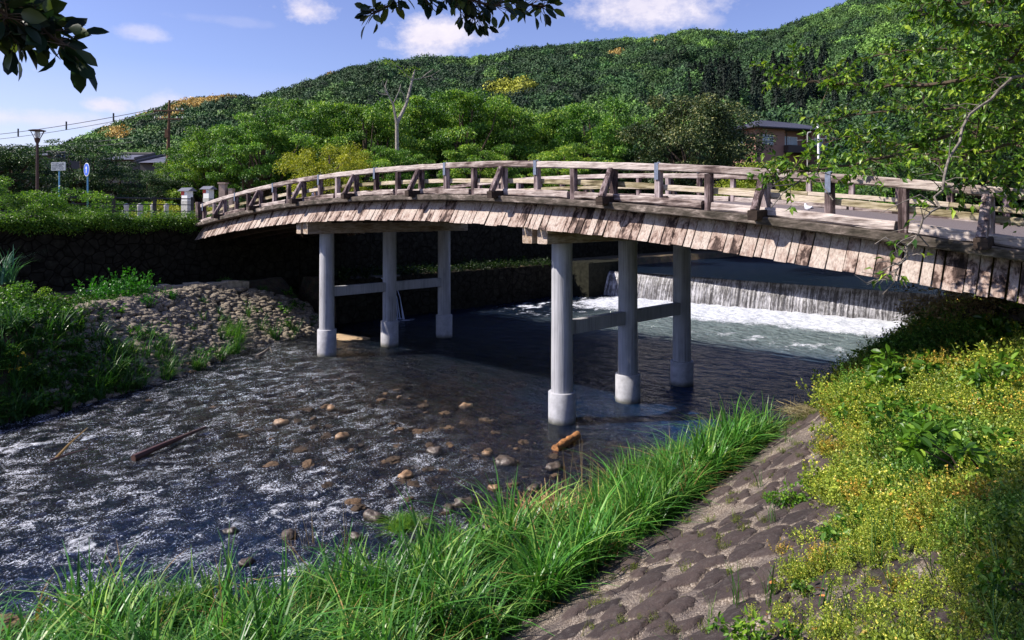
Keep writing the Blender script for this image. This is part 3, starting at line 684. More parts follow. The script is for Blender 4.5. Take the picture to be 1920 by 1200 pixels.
for side, bb_ in ((-1, -.9), (1, 6.18)):
    out_ = side
    k0, k1 = -18, 11
    sp = [.04 + 1.1 * k for k in range(k0, k1 + 1)]
    # handrail timbers meet over the strapped posts
    cuts = [SL + .25] + [.04 + 1.1 * k for k in range(-15, 12, 3)] + [SR]
    for a, c in zip(cuts[:-1], cuts[1:]):
        sd += 1; m = MB(); m.timber(along(a + .008, c - .008, bb_, .075 + random.uniform(-.008, .008), .3), .17, .15, bev=.02, jit=.006, seed=sd, tint=random.random())
        m.build('handrail', M_woodh, bridge)
        sd += 1; m = MB(); m.timber(along(a + .008, c - .008, bb_ - side * .085, .46 + random.uniform(-.008, .008), .4), .05, .11, bev=.01, jit=.005, seed=sd, tint=random.random())
        m.build('middle_rail', M_moss, bridge)
    bc = [.04 + 1.1 * k for k in range(-17, 12, 3)]
    bcuts = [SL] + bc + [SR]
    for a, c in zip(bcuts[:-1], bcuts[1:]):
        sd += 1; m = MB(); m.timber(along(a + .1, c - .1, bb_, .745 + random.uniform(-.01, .01), .3), .22, .15, bev=.025, jit=.011, seed=sd, tint=random.random())
        m.build('kerb_timber', M_woodh, bridge)
    for k in range(k0, k1 + 1):
        s = .04 + 1.1 * k; z = zr(s); sd += 1; kind = k % 3     # 0 strap, 1 plain, 2 braced (s increases to the right)
        if s > SR - .2: continue
        m = MB(); m.timber([(s, bb_, z - d) for d in (.83, .6, .4, .15)], .13, .13, up=(0, 1, 0), bev=.012, jit=.004, seed=sd, tint=random.random())
        m.build('post', M_woodv, bridge)
        if kind == 0:
            m = MB(); h = .006
            m.box((s - .045, bb_ + side * .088, z - .32), (s + .045, bb_ + side * (.088 + h), z + .006)); m.box((s - .045, bb_ - .094, z + .006), (s + .045, bb_ + .094, z + .012))
            m.box((s - .03, bb_ - .012, z + .012), (s + .03, bb_ + .012, z + .03))
            m.build('strap', M_strap, bridge)
        if kind == 2:
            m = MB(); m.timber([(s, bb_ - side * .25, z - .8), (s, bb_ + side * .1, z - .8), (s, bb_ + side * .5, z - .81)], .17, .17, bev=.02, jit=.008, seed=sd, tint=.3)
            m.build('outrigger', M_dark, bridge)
            m = MB(); m.timber([(s, bb_ + side * .42, z - .74), (s, bb_ + side * .28, z - .5), (s, bb_ + side * .09, z - .15)], .12, .12, up=(1, 0, 0), bev=.012, jit=.005, seed=sd, tint=.4)
            m.build('brace', M_woodv, bridge)
    m = MB(); s = SL; m.timber([(s, bb_, 4.5), (s, bb_, 5.2), (s, bb_, zr(s) + .13)], .3, .3, up=(0, 1, 0), bev=.015, jit=.003, tint=.2)
    m.build('newel_post', M_woodv, bridge)
    # skirt boards
    m = MB(); s = SL + .05; q = random.Random(5 + side)
    ys = bb_ + side * (-.10); yb = bb_ + side * .235
    while s < SR - .1:
        w = q.choice([.13, .16, .19, .23, .27, .31]); c0 = q.uniform(-.012, .012); c1 = q.uniform(-.015, .015); t = q.random(); th = .035
        g = q.choice([.016, .022, .03]); s1 = s + w - g; dz = q.uniform(-.018, .018); lift = q.uniform(0, .05); V = []
        nseg = 5
        for j in range(nseg + 1):
            f = j / nseg; y = ys + (yb - ys) * f + side * (c0 * (1 - f) + c1 * f) ; dr = .985 + .56 * f + dz * f
            for sv in (s, s1):
                V.append((sv, y + side * lift * (1 - f) ** 3 * (1 if sv == s else -.2), zr(sv) - dr))
            for sv in (s1, s):
                V.append((sv, y - side * th, zr(sv) - dr + .012))
        F = []
        for j in range(nseg):
            a = j * 4
            for e0, e1 in ((0, 1), (1, 2), (2, 3), (3, 0)): F.append((a + e0, a + e1, a + 4 + e1, a + 4 + e0))
        F.append((3, 2, 1, 0)); F.append((nseg * 4, nseg * 4 + 1, nseg * 4 + 2, nseg * 4 + 3))
        m.add(V, F, t); s += w
    m.build('skirt_boards', M_skirt, bridge)
for ti, s0 in enumerate((0.0, -11.02)):
    for ds in (-.24, .24):
        m = MB(); m.timber([(s0 + ds, -.95, 4.52), (s0 + ds, 2.6, 4.52), (s0 + ds, 6.2, 4.52)], .31, .44, bev=.02, jit=.004, tint=.9)
        m.build('cap_beam', M_capw, bridge)
    for j in range(3):
        b = 2.64 * j; lean = 0.0; colh = (.73, .74, .70)[j] + (.2 if ti else 0)
        m = MB(); nn = 40; prof = [(.262, colh - .05), (.260, 1.3), (.256, 2.2), (.252, 3.2), (.25, 4.3)]
        m.lathe(prof, 40, (s0, b, 0)); pl = m.build('pillar', M_pillar, bridge, True)
        m = MB(); m.lathe([(.33, -.6), (.33, 0), (.33, colh - .015), (.318, colh), (.27, colh + .004)], 40, (s0, b, 0)); m.build('collar', M_collar, pl, True)
    m = MB()
    m.timber([(s0, .24, 2.24), (s0, 2.4, 2.24)], .2, .34, bev=.01, jit=.002); m.timber([(s0, 2.88, 2.24), (s0, 5.04, 2.24)], .2, .34, bev=.01, jit=.002)
    m.build('tie_beam', M_pillar, bridge)
# right abutment and left abutment blocks
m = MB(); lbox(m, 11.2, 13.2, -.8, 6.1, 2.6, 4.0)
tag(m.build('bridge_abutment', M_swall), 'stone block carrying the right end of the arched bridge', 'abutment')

# ------------------------------------------------------------------ placing things on the ground seen at a pixel
def surf(s, b):
    z = float(height(s, b))
    if s > float(toe(b)) - .1 and s < 13.3 and -13 < b < 20: z = float(pavz(np.array([s]), np.array([b]))[0])
    return z
def gp(px, py, ymax=60, floor=None):
    lo = 1.5; Y = lo
    while Y < ymax:
        p = at(px, py, Y); s, b = Lc(p.x, p.y)
        z = surf(float(s), float(b))
        if floor is not None: z = max(z, floor)
        if p.z <= z: return p
        Y += .04 if Y < 12 else .1
    return at(px, py, ymax)
def put(o, loc, rz=0, sc_=1.0):
    o.location = loc; o.rotation_euler = (0, 0, rz); o.scale = (sc_,) * 3 if not isinstance(sc_, tuple) else sc_; return o

# ------------------------------------------------------------------ foliage builders
def clump_leaves(ctr, rad, per, size, T, flat=.35, droop=.2, up=1.2):
    n = len(ctr); N = n * per; c = np.repeat(ctr, per, 0); r = np.repeat(rad, per)
    d = rdir(N); q = rng.random(N) ** .45
    off = d * (r * q)[:, None]; off[:, 2] *= flat; off[:, 2] += .15 * r * (1 - q)
    P = c + off; X = d.copy(); X[:, 2] = X[:, 2] * .4 - droop; X += .5 * rng.normal(size=(N, 3))
    Nn = rdir(N, up); S = size * rng.uniform(.65, 1.25, N)
    t = np.clip(.45 + .25 * rng.normal(size=N) + .25 * np.repeat(rng.normal(size=n), per) * .6, 0, 1)
    return tile(T, P, X, Nn, S, t)
def ell(n, c, R3, lumps=.25, shell=.55, zmin=-1.0):
    d = rdir(n); d = d[d[:, 2] > zmin]; n = len(d)
    q = shell + (1 - shell) * rng.random(n); q *= 1 + lumps * gn(d[:, 0] * 2.1 + c[0], d[:, 1] * 2.1 + d[:, 2] * 1.7 + c[1], 3)
    return np.array(c) + d * q[:, None] * np.array(R3), d
def tree_mesh(h, r, nc, per, lsize, T, mat, bark, pad=1.0, flat=.35, low=.3, lumps=.3, shell=.45, bare=0, name='tree', droop=.2):
    root = empty(name, (0, 0, 0)); cz = h * (low + (1 - low) / 2); rz_ = h * (1 - low) / 2
    ctr, d = ell(nc, (0, 0, cz), (r, r, rz_), lumps, shell)
    m = MB(); th = h * .028 + .04; fork = h * low * .8
    m.tube([(0, 0, -.3), (.05 * r, .02, fork * .5), (0, 0, fork), (.04 * r, .05 * r, cz), (0, 0, h * .85)], [th * 1.5, th * 1.1, th, th * .55, .03], 9, tint=.5)
    for k in rng.choice(len(ctr), min(len(ctr), 34 + bare), False):
        e = Vector(ctr[k]); f0 = random.uniform(.75, 1.0) * fork if random.random() < .5 else random.uniform(fork, max(fork, e.z * .8))
        a = Vector((0, 0, f0)); mid = a.lerp(e, .5) + Vector((0, 0, -.06 * h * random.random())) + Vector(rng.normal(size=3) * .05 * r)
        q = a.lerp(e, .78) + Vector(rng.normal(size=3) * .06 * r); m.tube([a, mid, q, e], [th * .45, th * .3, th * .17, .012], 5)
    m.build('trunk', bark, root, True)
    V, F, t = clump_leaves(ctr, np.full(len(ctr), pad) * rng.uniform(.6, 1.25, len(ctr)), per, lsize, T, flat, droop)
    link('crown', npmesh('crown', V, F, mat, False, {'tint': t}), root)
    return root
def shrub_mesh(R3, nc, per, lsize, T, mat, pad=.25, flat=.7, name='shrub', up=.9, stems=10, shell=.4, zmin=-.2, lumps=.4):
    root = empty(name, (0, 0, 0)); ctr, d = ell(nc, (0, 0, R3[2] * .15), R3, lumps, shell, zmin)
    m = MB()
    for k in rng.choice(len(ctr), min(stems, len(ctr)), False):
        e = Vector(ctr[k]); m.tube([(e.x * .15, e.y * .15, -.1), (e.x * .5, e.y * .5, e.z * .6), e], [.015, .01, .004], 4)
    m.build('stems', M_bark, root, True)
    V, F, t = clump_leaves(ctr, np.full(len(ctr), pad) * rng.uniform(.6, 1.3, len(ctr)), per, lsize, T, flat, .1, up)
    link('leaves', npmesh('leaves', V, F, mat, False, {'tint': t}), root)
    return root
def blades(n, h, spread, w=.014, lean=.5, seg=5, tmu=.5, curl=1.0):
    az = rng.uniform(0, 2 * np.pi, n); rr = spread * np.sqrt(rng.random(n)); bx, by = rr * np.cos(az * 3.1), rr * np.sin(az * 3.1)
    H = h * rng.uniform(.55, 1.1, n); L = lean * rng.uniform(.15, 1.0, n) * H; V = []
    u = np.linspace(0, 1, seg + 1)
    for k, f in enumerate(u):
        x = bx + np.cos(az) * L * f ** 2.0; y = by + np.sin(az) * L * f ** 2.0; z = H * (f - .35 * curl * (L / H) * f ** 3)
        ww = w * (1 - f ** 1.7) * .5 + .0008; px_, py_ = -np.sin(az) * ww, np.cos(az) * ww
        V.append(np.stack([x + px_, y + py_, z], -1)); V.append(np.stack([x - px_, y - py_, z], -1))
    V = np.stack(V, 1).reshape(-1, 3); k = 2 * (seg + 1); o = (np.arange(n) * k)[:, None]
    F = np.concatenate([np.stack([o[:, 0] + 2 * j, o[:, 0] + 2 * j + 1, o[:, 0] + 2 * j + 3, o[:, 0] + 2 * j + 2], -1) for j in range(seg)])
    t = np.repeat(np.clip(tmu + .22 * rng.normal(size=n), 0, 1), k)
    return V, [F], t

# ------------------------------------------------------------------ wooded hill
PX = np.array([-900, -300, 0, 100, 180, 240, 300, 350, 440, 480, 560, 640, 720, 780, 880, 960, 1050, 1150, 1250, 1300, 1380, 1450, 1500, 1560, 1600, 1690, 1760, 1920, 2300, 3000])
PYR = np.array([345, 330, 312, 305, 268, 246, 220, 200, 188, 193, 164, 134, 116, 113, 114, 102, 92, 86, 80, 72, 82, 78, 60, 40, 20, 14, 0, -25, -60, -20])
PYR = PYR + np.interp(PX, [0, 180, 350, 560, 740, 880, 1000, 1300, 1500, 1700], [10, 14, 20, 26, 31, 28, 23, 17, 9, 5])
YR = np.array([330, 330, 330, 330, 330, 335, 340, 345, 350, 350, 360, 370, 380, 390, 400, 410, 420, 430, 440, 450, 440, 430, 450, 470, 480, 480, 470, 460, 460, 460])
def hillz(X, Y):
    X = np.asarray(X, float); Y = np.asarray(Y, float); px = X / np.maximum(Y, 1) * FPX + 960
    e = (HOR - np.interp(px, PX, PYR)) / FPX; yr = np.interp(px, PX, YR); y0 = np.interp(px, [0, 900, 1400, 1700, 2200], [130, 105, 82, 70, 60])
    t = np.clip((Y - y0) / (yr - y0), 0, 2.2); g = np.where(t < 1, .62 * t + .38 * t * t * (3 - 2 * t), 1 - .30 * (t - 1))
    z = CAMZ + e * yr * g - .2
    sp = 9 * fbm(X / 62, Y / 75, 3, 91) * sstep(.12, .5, t) * sstep(1.0, .72, t)
    return np.where(Y < y0, 4.6, np.maximum(z + sp, 4.5)) - .3
def hillmesh():
    pa = np.arange(-900, 3001, 30); yy = np.concatenate([np.arange(58, 520, 7), np.arange(530, 900, 60)])
    A, B = np.meshgrid(pa, yy, indexing='ij'); X = (A - 960) / FPX * B; z = hillz(X, B); V = np.stack([X, B, z], -1).reshape(-1, 3)
    m_ = len(yy); i = np.arange((len(pa) - 1) * m_).reshape(len(pa) - 1, m_)[:, :-1].ravel()
    return npmesh('hillside', V, [np.stack([i, i + m_, i + m_ + 1, i + 1], -1)], simple('forest_floor', (.02, .03, .012), .95, 0, .5, .3))
tag(link('hillside', hillmesh()), kind='structure')
def crownproto(seed, n=1000, kind=0):
    r_ = np.random.default_rng(seed); d = rdir(n, .35); lum = 1 + .34 * gn(d[:, 0] * 3 + seed, d[:, 1] * 3 + d[:, 2] * 2, seed)
    P = d * lum[:, None] * r_.uniform(.86, 1.04, n)[:, None]; P[:, 2] *= .85
    X = rdir(n); N = d + .42 * rng.normal(size=(n, 3)); a = tile(T_diamond(), P - X * .12, X, N, r_.uniform(.10, .2, n), np.clip(.5 + .3 * (lum - 1) * 3 + .12 * r_.normal(size=n), 0, 1))
    v, f, t = rockproto(seed + 40, 7); v = v * np.array([.72, .72, 1.0]) * .85; t = t * 0 + .3
    return joinm([a, (v, f, t)])
def coneproto(seed, n=500):
    r_ = np.random.default_rng(seed); u = r_.random(n) ** .8; az = r_.uniform(0, 6.3, n); rr = (1 - u) * .62 * (1 + .25 * np.sin(az * 5 + seed) * r_.random(n)) + .03
    P = np.stack([rr * np.cos(az), rr * np.sin(az), -.9 + 3.0 * u], -1); X = np.stack([np.cos(az), np.sin(az), -.5 + 0 * az], -1)
    a = tile(T_diamond(), P - X * .1, X, rdir(n, .8), r_.uniform(.12, .24, n), np.clip(.3 + .2 * r_.normal(size=n), 0, 1))
    m = MB(); m.tube([(0, 0, -1), (0, 0, .5), (0, 0, 2.0)], [.42, .24, .03], 8); v, f, t = mb_np(m); return joinm([a, (v, f, t * 0 + .1)])
M_forest = leafmat('forest_canopy', (.35, .38, .35), (.9, .95, .9), (1.5, 1.5, 1.2), 0, inst=True, rough=.7)
n = 12500; px = rng.uniform(-350, 2150, n * 2); tt = rng.random(n * 2) ** .75; Y = np.interp(px, [0, 900, 1400, 1700, 2200], [130, 105, 82, 72, 64]); yr = np.interp(px, PX, YR)
Y = Y + (yr * 1.03 - Y) * tt; keepm = rng.random(n * 2) < (Y / 480) ** 1.0 * .95; px, Y = px[keepm][:n], Y[keepm][:n]
X = (px - 960) / FPX * Y; Z = hillz(X, Y); n = len(px); pyy = HOR - (Z - CAMZ) / Y * FPX
sz = rng.uniform(2.6, 4.4, n) ** 1.16 * np.interp(Y, [60, 250, 450], [.8, 1.0, 1.05])
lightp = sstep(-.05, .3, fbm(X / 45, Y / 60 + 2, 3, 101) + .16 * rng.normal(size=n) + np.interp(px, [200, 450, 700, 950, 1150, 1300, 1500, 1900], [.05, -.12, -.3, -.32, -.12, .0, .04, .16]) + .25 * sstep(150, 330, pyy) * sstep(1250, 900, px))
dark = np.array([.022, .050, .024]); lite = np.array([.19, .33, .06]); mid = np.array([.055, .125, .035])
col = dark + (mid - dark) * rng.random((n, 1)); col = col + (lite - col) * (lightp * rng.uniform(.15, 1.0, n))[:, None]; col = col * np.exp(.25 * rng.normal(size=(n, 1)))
gold = np.zeros(n, bool)
for gx, gy, gr in ((270, 235, 26), (350, 215, 22), (395, 212, 26), (420, 205, 20), (215, 262, 20), (240, 277, 26), (330, 245, 14), (940, 157, 16), (1155, 115, 11), (1235, 100, 14), (1225, 157, 14), (290, 270, 12), (620, 160, 8), (845, 152, 7), (1085, 75, 8)):
    gold |= ((px - gx) / gr) ** 2 + ((pyy - 10 - gy) / (gr * .42)) ** 2 < 1 * rng.uniform(.0, .9, n)
col[gold] = np.array([.55, .36, .11]) * rng.uniform(.8, 1.3, (gold.sum(), 1))
yel = ((px - 960) / 45) ** 2 + ((pyy - 200) / 14) ** 2 < 1; col[yel] = (.42, .42, .05)
cedar = (np.abs(px - 1480) < 190) & (pyy > 165) & (pyy < 262) & (rng.random(n) < .7)
rot = np.stack([rng.uniform(-.15, .15, n), rng.uniform(-.15, .15, n), rng.uniform(0, 6.3, n)], -1)
P = np.stack([X, Y, Z + sz * .75], -1)
q = ~cedar; S3 = np.stack([sz, sz, sz * rng.uniform(.75, 1.15, n)], -1)
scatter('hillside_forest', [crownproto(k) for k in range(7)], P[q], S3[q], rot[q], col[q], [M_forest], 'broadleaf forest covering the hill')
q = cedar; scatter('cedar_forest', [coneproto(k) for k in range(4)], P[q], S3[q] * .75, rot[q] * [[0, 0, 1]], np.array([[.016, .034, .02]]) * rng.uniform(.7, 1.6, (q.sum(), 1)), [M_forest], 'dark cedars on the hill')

# ------------------------------------------------------------------ trees of the left bank beyond the bridge
GZ = 4.75
TV = [tree_mesh(8.0, 4.3, 105, 330, .21, T_fold(), M_leafA, M_bark, .95, .42, .14, .5, .5, name='cherry_tree'),
      tree_mesh(8.0, 4.6, 100, 330, .21, T_fold(), M_leafA, M_bark, .95, .36, .12, .6, .45, name='cherry_tree')]
TD = [tree_mesh(6.0, 3.2, 95, 190, .17, T_fold(), M_leafD, M_bark, .8, .4, .12, .4, .45, name='dark_tree'),
      tree_mesh(6.0, 3.4, 90, 190, .17, T_fold(), M_leafD, M_bark, .8, .3, .15, .5, .4, name='dark_tree')]
used = set()
def plant(src, px, Y, top, h0, label, cat, group, wide=1.0, gz=GZ, name=None):
    o = src if src.name not in used else dup(src); used.add(src.name)
    h = CAMZ + (HOR - top) / FPX * Y - gz; k = h / h0; p = at(px, HOR, Y)
    put(o, (p.x, Y, gz), random.uniform(0, 6.3), (k * wide, k * wide, k)); tag(o, label, cat, group)
    if name: o.name = name
    return o
for i, (px, Y, top, w, lab) in enumerate([
    (395, 48, 232, .9, 'bright green cherry tree above the left end of the bridge rail'),
    (490, 46, 196, .85, 'bright green cherry tree just left of the yellow bush behind the bridge'),
    (590, 52, 172, .8, 'tall bright cherry tree rising directly behind the yellow-green bush'),
    (690, 50, 168, .8, 'green cherry tree crowding the left side of the leafless tree'),
    (795, 56, 192, .85, 'lower green cherry tree right of the leafless forked trunk'),
    (870, 55, 145, .85, 'tallest green cherry tree behind the middle of the bridge'),
    (965, 58, 184, .85, 'green cherry tree behind the crown of the bridge arch'),
    (1040, 60, 196, .8, 'smaller green cherry tree two to the left of the round olive tree'),
    (1115, 57, 178, .8, 'feathery green cherry tree next to the round olive tree'),
    (730, 44, 268, 1.0, 'low green cherry tree over the bridge rail in front of the leafless tree'),
    (900, 46, 262, 1.0, 'low spreading cherry tree over the bridge rail in front of the tallest one'),
    (1060, 48, 262, 1.0, 'low spreading cherry tree over the bridge rail left of the olive tree'),
    (330, 52, 300, 1.1, 'low cherry tree standing at the foot of the wooden utility pole')]):
    plant(TV[i % 2], px, Y, top, 8.0 * 1.06, lab, 'tree', 'cherry trees behind the bridge', w)
for i, (px, Y, top, w, lab) in enumerate([
    (-10, 40, 246, 1.3, 'dark tree at the far left edge behind the street lamp'),
    (150, 46, 254, 1.0, 'dark tree with feathery top between the lamp and the utility pole'),
    (75, 47, 300, 1.3, 'low dark tree directly behind the street lamp'),
    (225, 50, 300, 1.2, 'low dark tree below the grey tiled roofs'),
    (290, 47, 318, 1.3, 'low dark tree behind the row of stone bollards'),
    (370, 49, 305, 1.2, 'dark tree behind the two small roofed lantern posts'),
    (1185, 56, 262, 1.2, 'low dark tree pressed against the left side of the olive tree')]):
    plant(TD[i % 2], px, Y, top, 6.0 * 1.06, lab, 'tree', 'dark trees on the far left bank', w)
o = tree_mesh(7.5, 3.9, 130, 330, .19, T_fold(), M_leafO, M_bark, .8, .7, .08, .25, .6, name='olive_green_tree')
plant(o, 1295, 52, 170, 7.9, 'round olive-green tree left of the brick house', 'tree', None, 1.0)
o = tree_mesh(5.0, 3.1, 80, 240, .15, T_fold(), M_leafY, M_bark, .75, .7, .05, .3, .6, name='yellow_green_tree')
plant(o, 618, 40, 262, 5.3, 'rounded yellow-green bushy tree behind the left half of the rail', 'tree', None, .95)
TM = [tree_mesh(6.0, 3.6, 100, 230, .13, T_fold(), M_leafM, M_bark, .95, .16, .1, .45, .35, name='maple_tree'),
      tree_mesh(6.0, 3.8, 110, 230, .13, T_fold(), M_leafM, M_bark, .9, .14, .08, .4, .3, name='maple_tree')]
for i, (px, Y, top, w, gz, lab) in enumerate([
    (1640, 36, 262, 1.0, 3.6, 'layered green maple behind the right part of the bridge rail'),
    (1790, 33, 205, 1.1, 3.6, 'tall layered maple behind the hanging bare branch'),
    (1960, 30, 150, 1.2, 3.6, 'dense dark maple at the right edge behind the bridge end'),
    (1530, 46, 296, 1.1, 4.0, 'low maple below the brick house beyond the rail'),
    (1720, 28, 262, 1.0, 3.6, 'bright layered maple right behind the rail between the house and the bare branch'),
    (1880, 25, 232, 1.0, 3.6, 'bright layered maple right behind the last visible rail posts')]):
    plant(TM[i % 2], px, Y, top, 6.0 * 1.06, lab, 'tree', 'maples behind the right end of the bridge', w, gz)
o = shrub_mesh((2.6, 1.6, 1.6), 60, 200, .13, T_fold(), M_leafY, .5, .6, name='yellow_shrub')
p = at(1440, HOR, 40); put(o, (p.x, 40, 6.0), 0, (1.3, 1, 1.1)); tag(o, 'yellow-green shrub in front of the brick house', 'shrub')
HB = [shrub_mesh((2.2, 1.4, 1.3), 60, 220, .11, T_fold(), M_leafM, .45, .6, name='bank_shrub')]
for i, (px, Y, top, lab) in enumerate([(1590, 27, 335, 'leafy shrub seen through the rail left of the hanging branch'), (1720, 24, 350, 'leafy shrub behind the rail at the hanging branch'),
                                       (1850, 22, 350, 'dark leafy shrub behind the last rail posts on the right'), (1450, 42, 330, 'green shrub below the yellow-green one in front of the house')]):
    o = HB[0] if i == 0 else dup(HB[0]); p = at(px, HOR, Y); h = CAMZ + (HOR - top) / FPX * Y - 3.6; put(o, (p.x, Y, 3.6), i * 1.7, (1.3, 1.3, h / 1.5)); tag(o, lab, 'shrub', 'shrubs behind the right end of the bridge')

# leafless forked tree
M_pale_bark = simple('pale_dead_bark', (.33, .29, .25), .9, 0, .5, 9, .5)
dt = empty('dead_tree', at(745, 300, 46.2)); dt.location.z = GZ; tag(dt, 'leafless forked tree standing above the green trees', 'tree')
m = MB(); L0 = Vector(dt.location)
def DT(*pp): return [at(x, y, 46.2 + d) - L0 for x, y, d in pp]
m.tube(DT((745, 400, 0), (745, 300, 0), (744, 232, 0)), [.16, .14, .115], 8)
m.tube(DT((744, 232, 0), (762, 195, .3), (773, 150, .5), (778, 130, .6)), [.13, .10, .08, .04], 7)
m.tube(DT((744, 232, 0), (737, 195, -.2), (728, 178, -.4), (718, 165, -.5)), [.12, .07, .04, .015], 6)
for a in (((773, 150, .5), (790, 147, .6), (808, 142, .8), (828, 130, 1)), ((773, 150, .5), (762, 140, .3), (748, 125, .2), (722, 115, 0)), ((790, 147, .6), (800, 138, .6), (812, 130, .9)),
          ((737, 195, -.2), (724, 170, -.4), (716, 150, -.8)), ((737, 195, -.2), (748, 172, 0), (752, 158, .3)), ((728, 178, -.4), (712, 176, -.5), (704, 168, -.8)), ((762, 195, .3), (756, 175, .2), (748, 165, 0)),
          ((808, 142, .8), (814, 150, .8), (822, 147, .9)), ((728, 178, -.4), (722, 162, 0), (726, 150, .2))):
    m.tube(DT(*a), [.035, .026, .017, .008][:len(a)], 5)
m.build('trunk', M_pale_bark, dt, True)
ctr = np.array([DT((730, 118, 0))[0], DT((745, 124, .1))[0], DT((758, 134, .3))[0], DT((720, 113, 0))[0], DT((776, 128, .6))[0], DT((765, 142, .6))[0]])
V, F, t = clump_leaves(ctr, np.full(len(ctr), .42), 60, .13, T_fold(), .4)
link('crown', npmesh('crown', V, F, M_leafA, False, {'tint': t}), dt)

# ------------------------------------------------------------------ distant buildings
def prism(m, P, z0_, z1_, tint=.5):
    n = len(P); V = [(x, y, z0_) for x, y in P] + [(x, y, z1_) for x, y in P]
    m.add(V, [tuple(range(n))[::-1], tuple(range(n, 2 * n))] + [(i, (i + 1) % n, n + (i + 1) % n, n + i) for i in range(n)], tint)
def brickmat():
    m, nt, p, out = newmat('brick_cladding'); oc = objc(nt); b = nt.nodes.new('ShaderNodeTexBrick'); nt.links.new(mapping(nt, oc, (1, 1, 1), (0, 0, 0), (R(90), 0, 0)), b.inputs['Vector'])
    b.inputs['Scale'].default_value = 2.2; b.inputs['Color1'].default_value = (.34, .19, .135, 1); b.inputs['Color2'].default_value = (.30, .155, .11, 1); b.inputs['Mortar'].default_value = (.3, .2, .16, 1)
    nt.links.new(b.outputs[0], p.inputs['Base Color']); p.inputs['Roughness'].default_value = .85; return m
M_brick = brickmat(); M_roof = simple('slate_roof', (.055, .055, .075), .6, 0, .25, 3); M_roofg = simple('grey_tile_roof', (.11, .115, .15), .6, 0, .2, 1.5)
M_glass = simple('window_glass', (.25, .33, .38), .12); M_white = simple('white_paint', (.75, .75, .73), .6); M_trim = simple('brown_trim', (.05, .035, .03), .7)  # dark brown trim for the balcony and downpipe
Yh = 88.0; hp = at(1462, 290, Yh); house = empty('brick_house', (hp.x - .5, Yh, 12.6), R(22)); house.scale = (1.0, .88, .8); tag(house, 'pinkish brick house with dark hipped roof at the foot of the wooded hill', 'house')
m = MB(); prism(m, [(-5.6, -3.2), (-1.2, -3.2), (-1.2, -1.9), (3.0, -1.9), (3.0, -3.2), (5.2, -3.2), (5.2, 1.6), (-5.6, 1.6)], -3.5, 3.4); m.build('wall', M_brick, house)
m = MB(); P = [(-6.7, -4.6, 3.25), (6.4, -4.6, 3.25), (6.4, 2.8, 3.25), (-6.7, 2.8, 3.25), (-3.2, -.8, 4.8), (2.6, -.8, 4.6)]
m.add(P, [(0, 1, 5, 4), (1, 2, 5), (2, 3, 4, 5), (3, 0, 4), (3, 2, 1, 0)]); m.box((-6.7, -4.6, 3.12), (6.4, 2.8, 3.24)); m.build('roof', M_roof, house)
m = MB(); prism(m, [(5.2, -1.5), (9.5, -1.5), (9.5, 4), (5.2, 4)], -3.5, 2.2); m.build('side_wing', M_brick, house)
m = MB(); m.add([(5.25, -2.2, 2.2), (10.2, -2.2, 2.2), (10.2, 4.6, 2.2), (5.25, 4.6, 2.2), (5.25, 1.2, 3.3), (8.3, 1.2, 3.3)], [(0, 1, 5, 4), (1, 2, 5), (2, 3, 4, 5), (3, 0, 4), (3, 2, 1, 0)]); m.build('wing_roof', M_roof, house)
def win(root, x0, x1, y, z0_, z1_, nx=0):
    m = MB(); m.box((x0, y - .06, z0_), (x1, y + .05, z1_)); w = m.build('window', M_white, root)
    m = MB(); c = (x0 + x1) / 2; m.box((x0 + .08, y - .075, z0_ + .08), (c - .04, y - .055, z1_ - .08)); m.box((c + .04, y - .075, z0_ + .08), (x1 - .08, y - .055, z1_ - .08)); m.build('pane', M_glass, w)
win(house, 3.4, 4.8, -3.22, .8, 2.1); win(house, -4.6, -3.0, -3.22, .7, 2.2); win(house, 6.2, 7.6, -1.52, .5, 1.7); win(house, -.6, 1.8, -1.92, .3, 2.3)
m = MB(); m.box((-5.66, -.8, .8), (-5.58, 1.0, 2.2)); w = m.build('window', M_white, house); m = MB(); m.box((-5.69, -.7, .9), (-5.665, .05, 2.1)); m.box((-5.69, .15, .9), (-5.665, .9, 2.1)); m.build('pane', M_glass, w)
m = MB(); m.box((-1.4, -4.1, -.35), (3.4, -1.95, -.15)); m.box((-1.4, -4.1, -.15), (3.4, -4.0, .75)); m.box((-1.4, -4.0, -.15), (-1.3, -3.25, .75)); m.box((3.3, -4.0, -.15), (3.4, -3.25, .75)); m.build('balcony', M_trim, house)
m = MB(); m.tube([(-1.0, -3.3, -3.5), (-1.0, -3.3, 3.2)], .06, 6); m.build('downpipe', M_trim, house)
M_huwall = simple('grey_plaster', (.13, .125, .12), .9)
def hut(px0, px1, ytop, yeave, Y, label, rz=0):
    a, c = at(px0, yeave, Y), at(px1, yeave, Y); w = (c.x - a.x) / 2; zt = at(0, ytop, Y).z - GZ; ze = a.z - GZ
    h = empty('tiled_house', ((a.x + c.x) / 2, Y, GZ), rz); tag(h, label, 'house', 'tiled houses behind the far left bank')
    m = MB(); m.box((-w * .94, -.1, 0), (w * .94, 7, ze)); m.build('wall', M_huwall, h)
    m = MB(); m.add([(-w, -.8, ze), (w, -.8, ze), (w, 7.8, ze), (-w, 7.8, ze), (-w * .8, 3.5, zt), (w * .8, 3.5, zt)], [(0, 1, 5, 4), (1, 2, 5), (2, 3, 4, 5), (3, 0, 4), (3, 2, 1, 0)]); m.build('roof', M_roofg, h)
    m = MB(); m.tube([(-w * .8, 3.5, zt + .08), (w * .8, 3.5, zt + .08)], .16, 6); m.tube([(-w, -.8, ze + .1), (-w * .8, 3.5, zt + .1)], .12, 6); m.tube([(w, -.8, ze + .1), (w * .8, 3.5, zt + .1)], .12, 6); m.build('ridge_tiles', M_conc2 if 'M_conc2' in globals() else M_huwall, h)
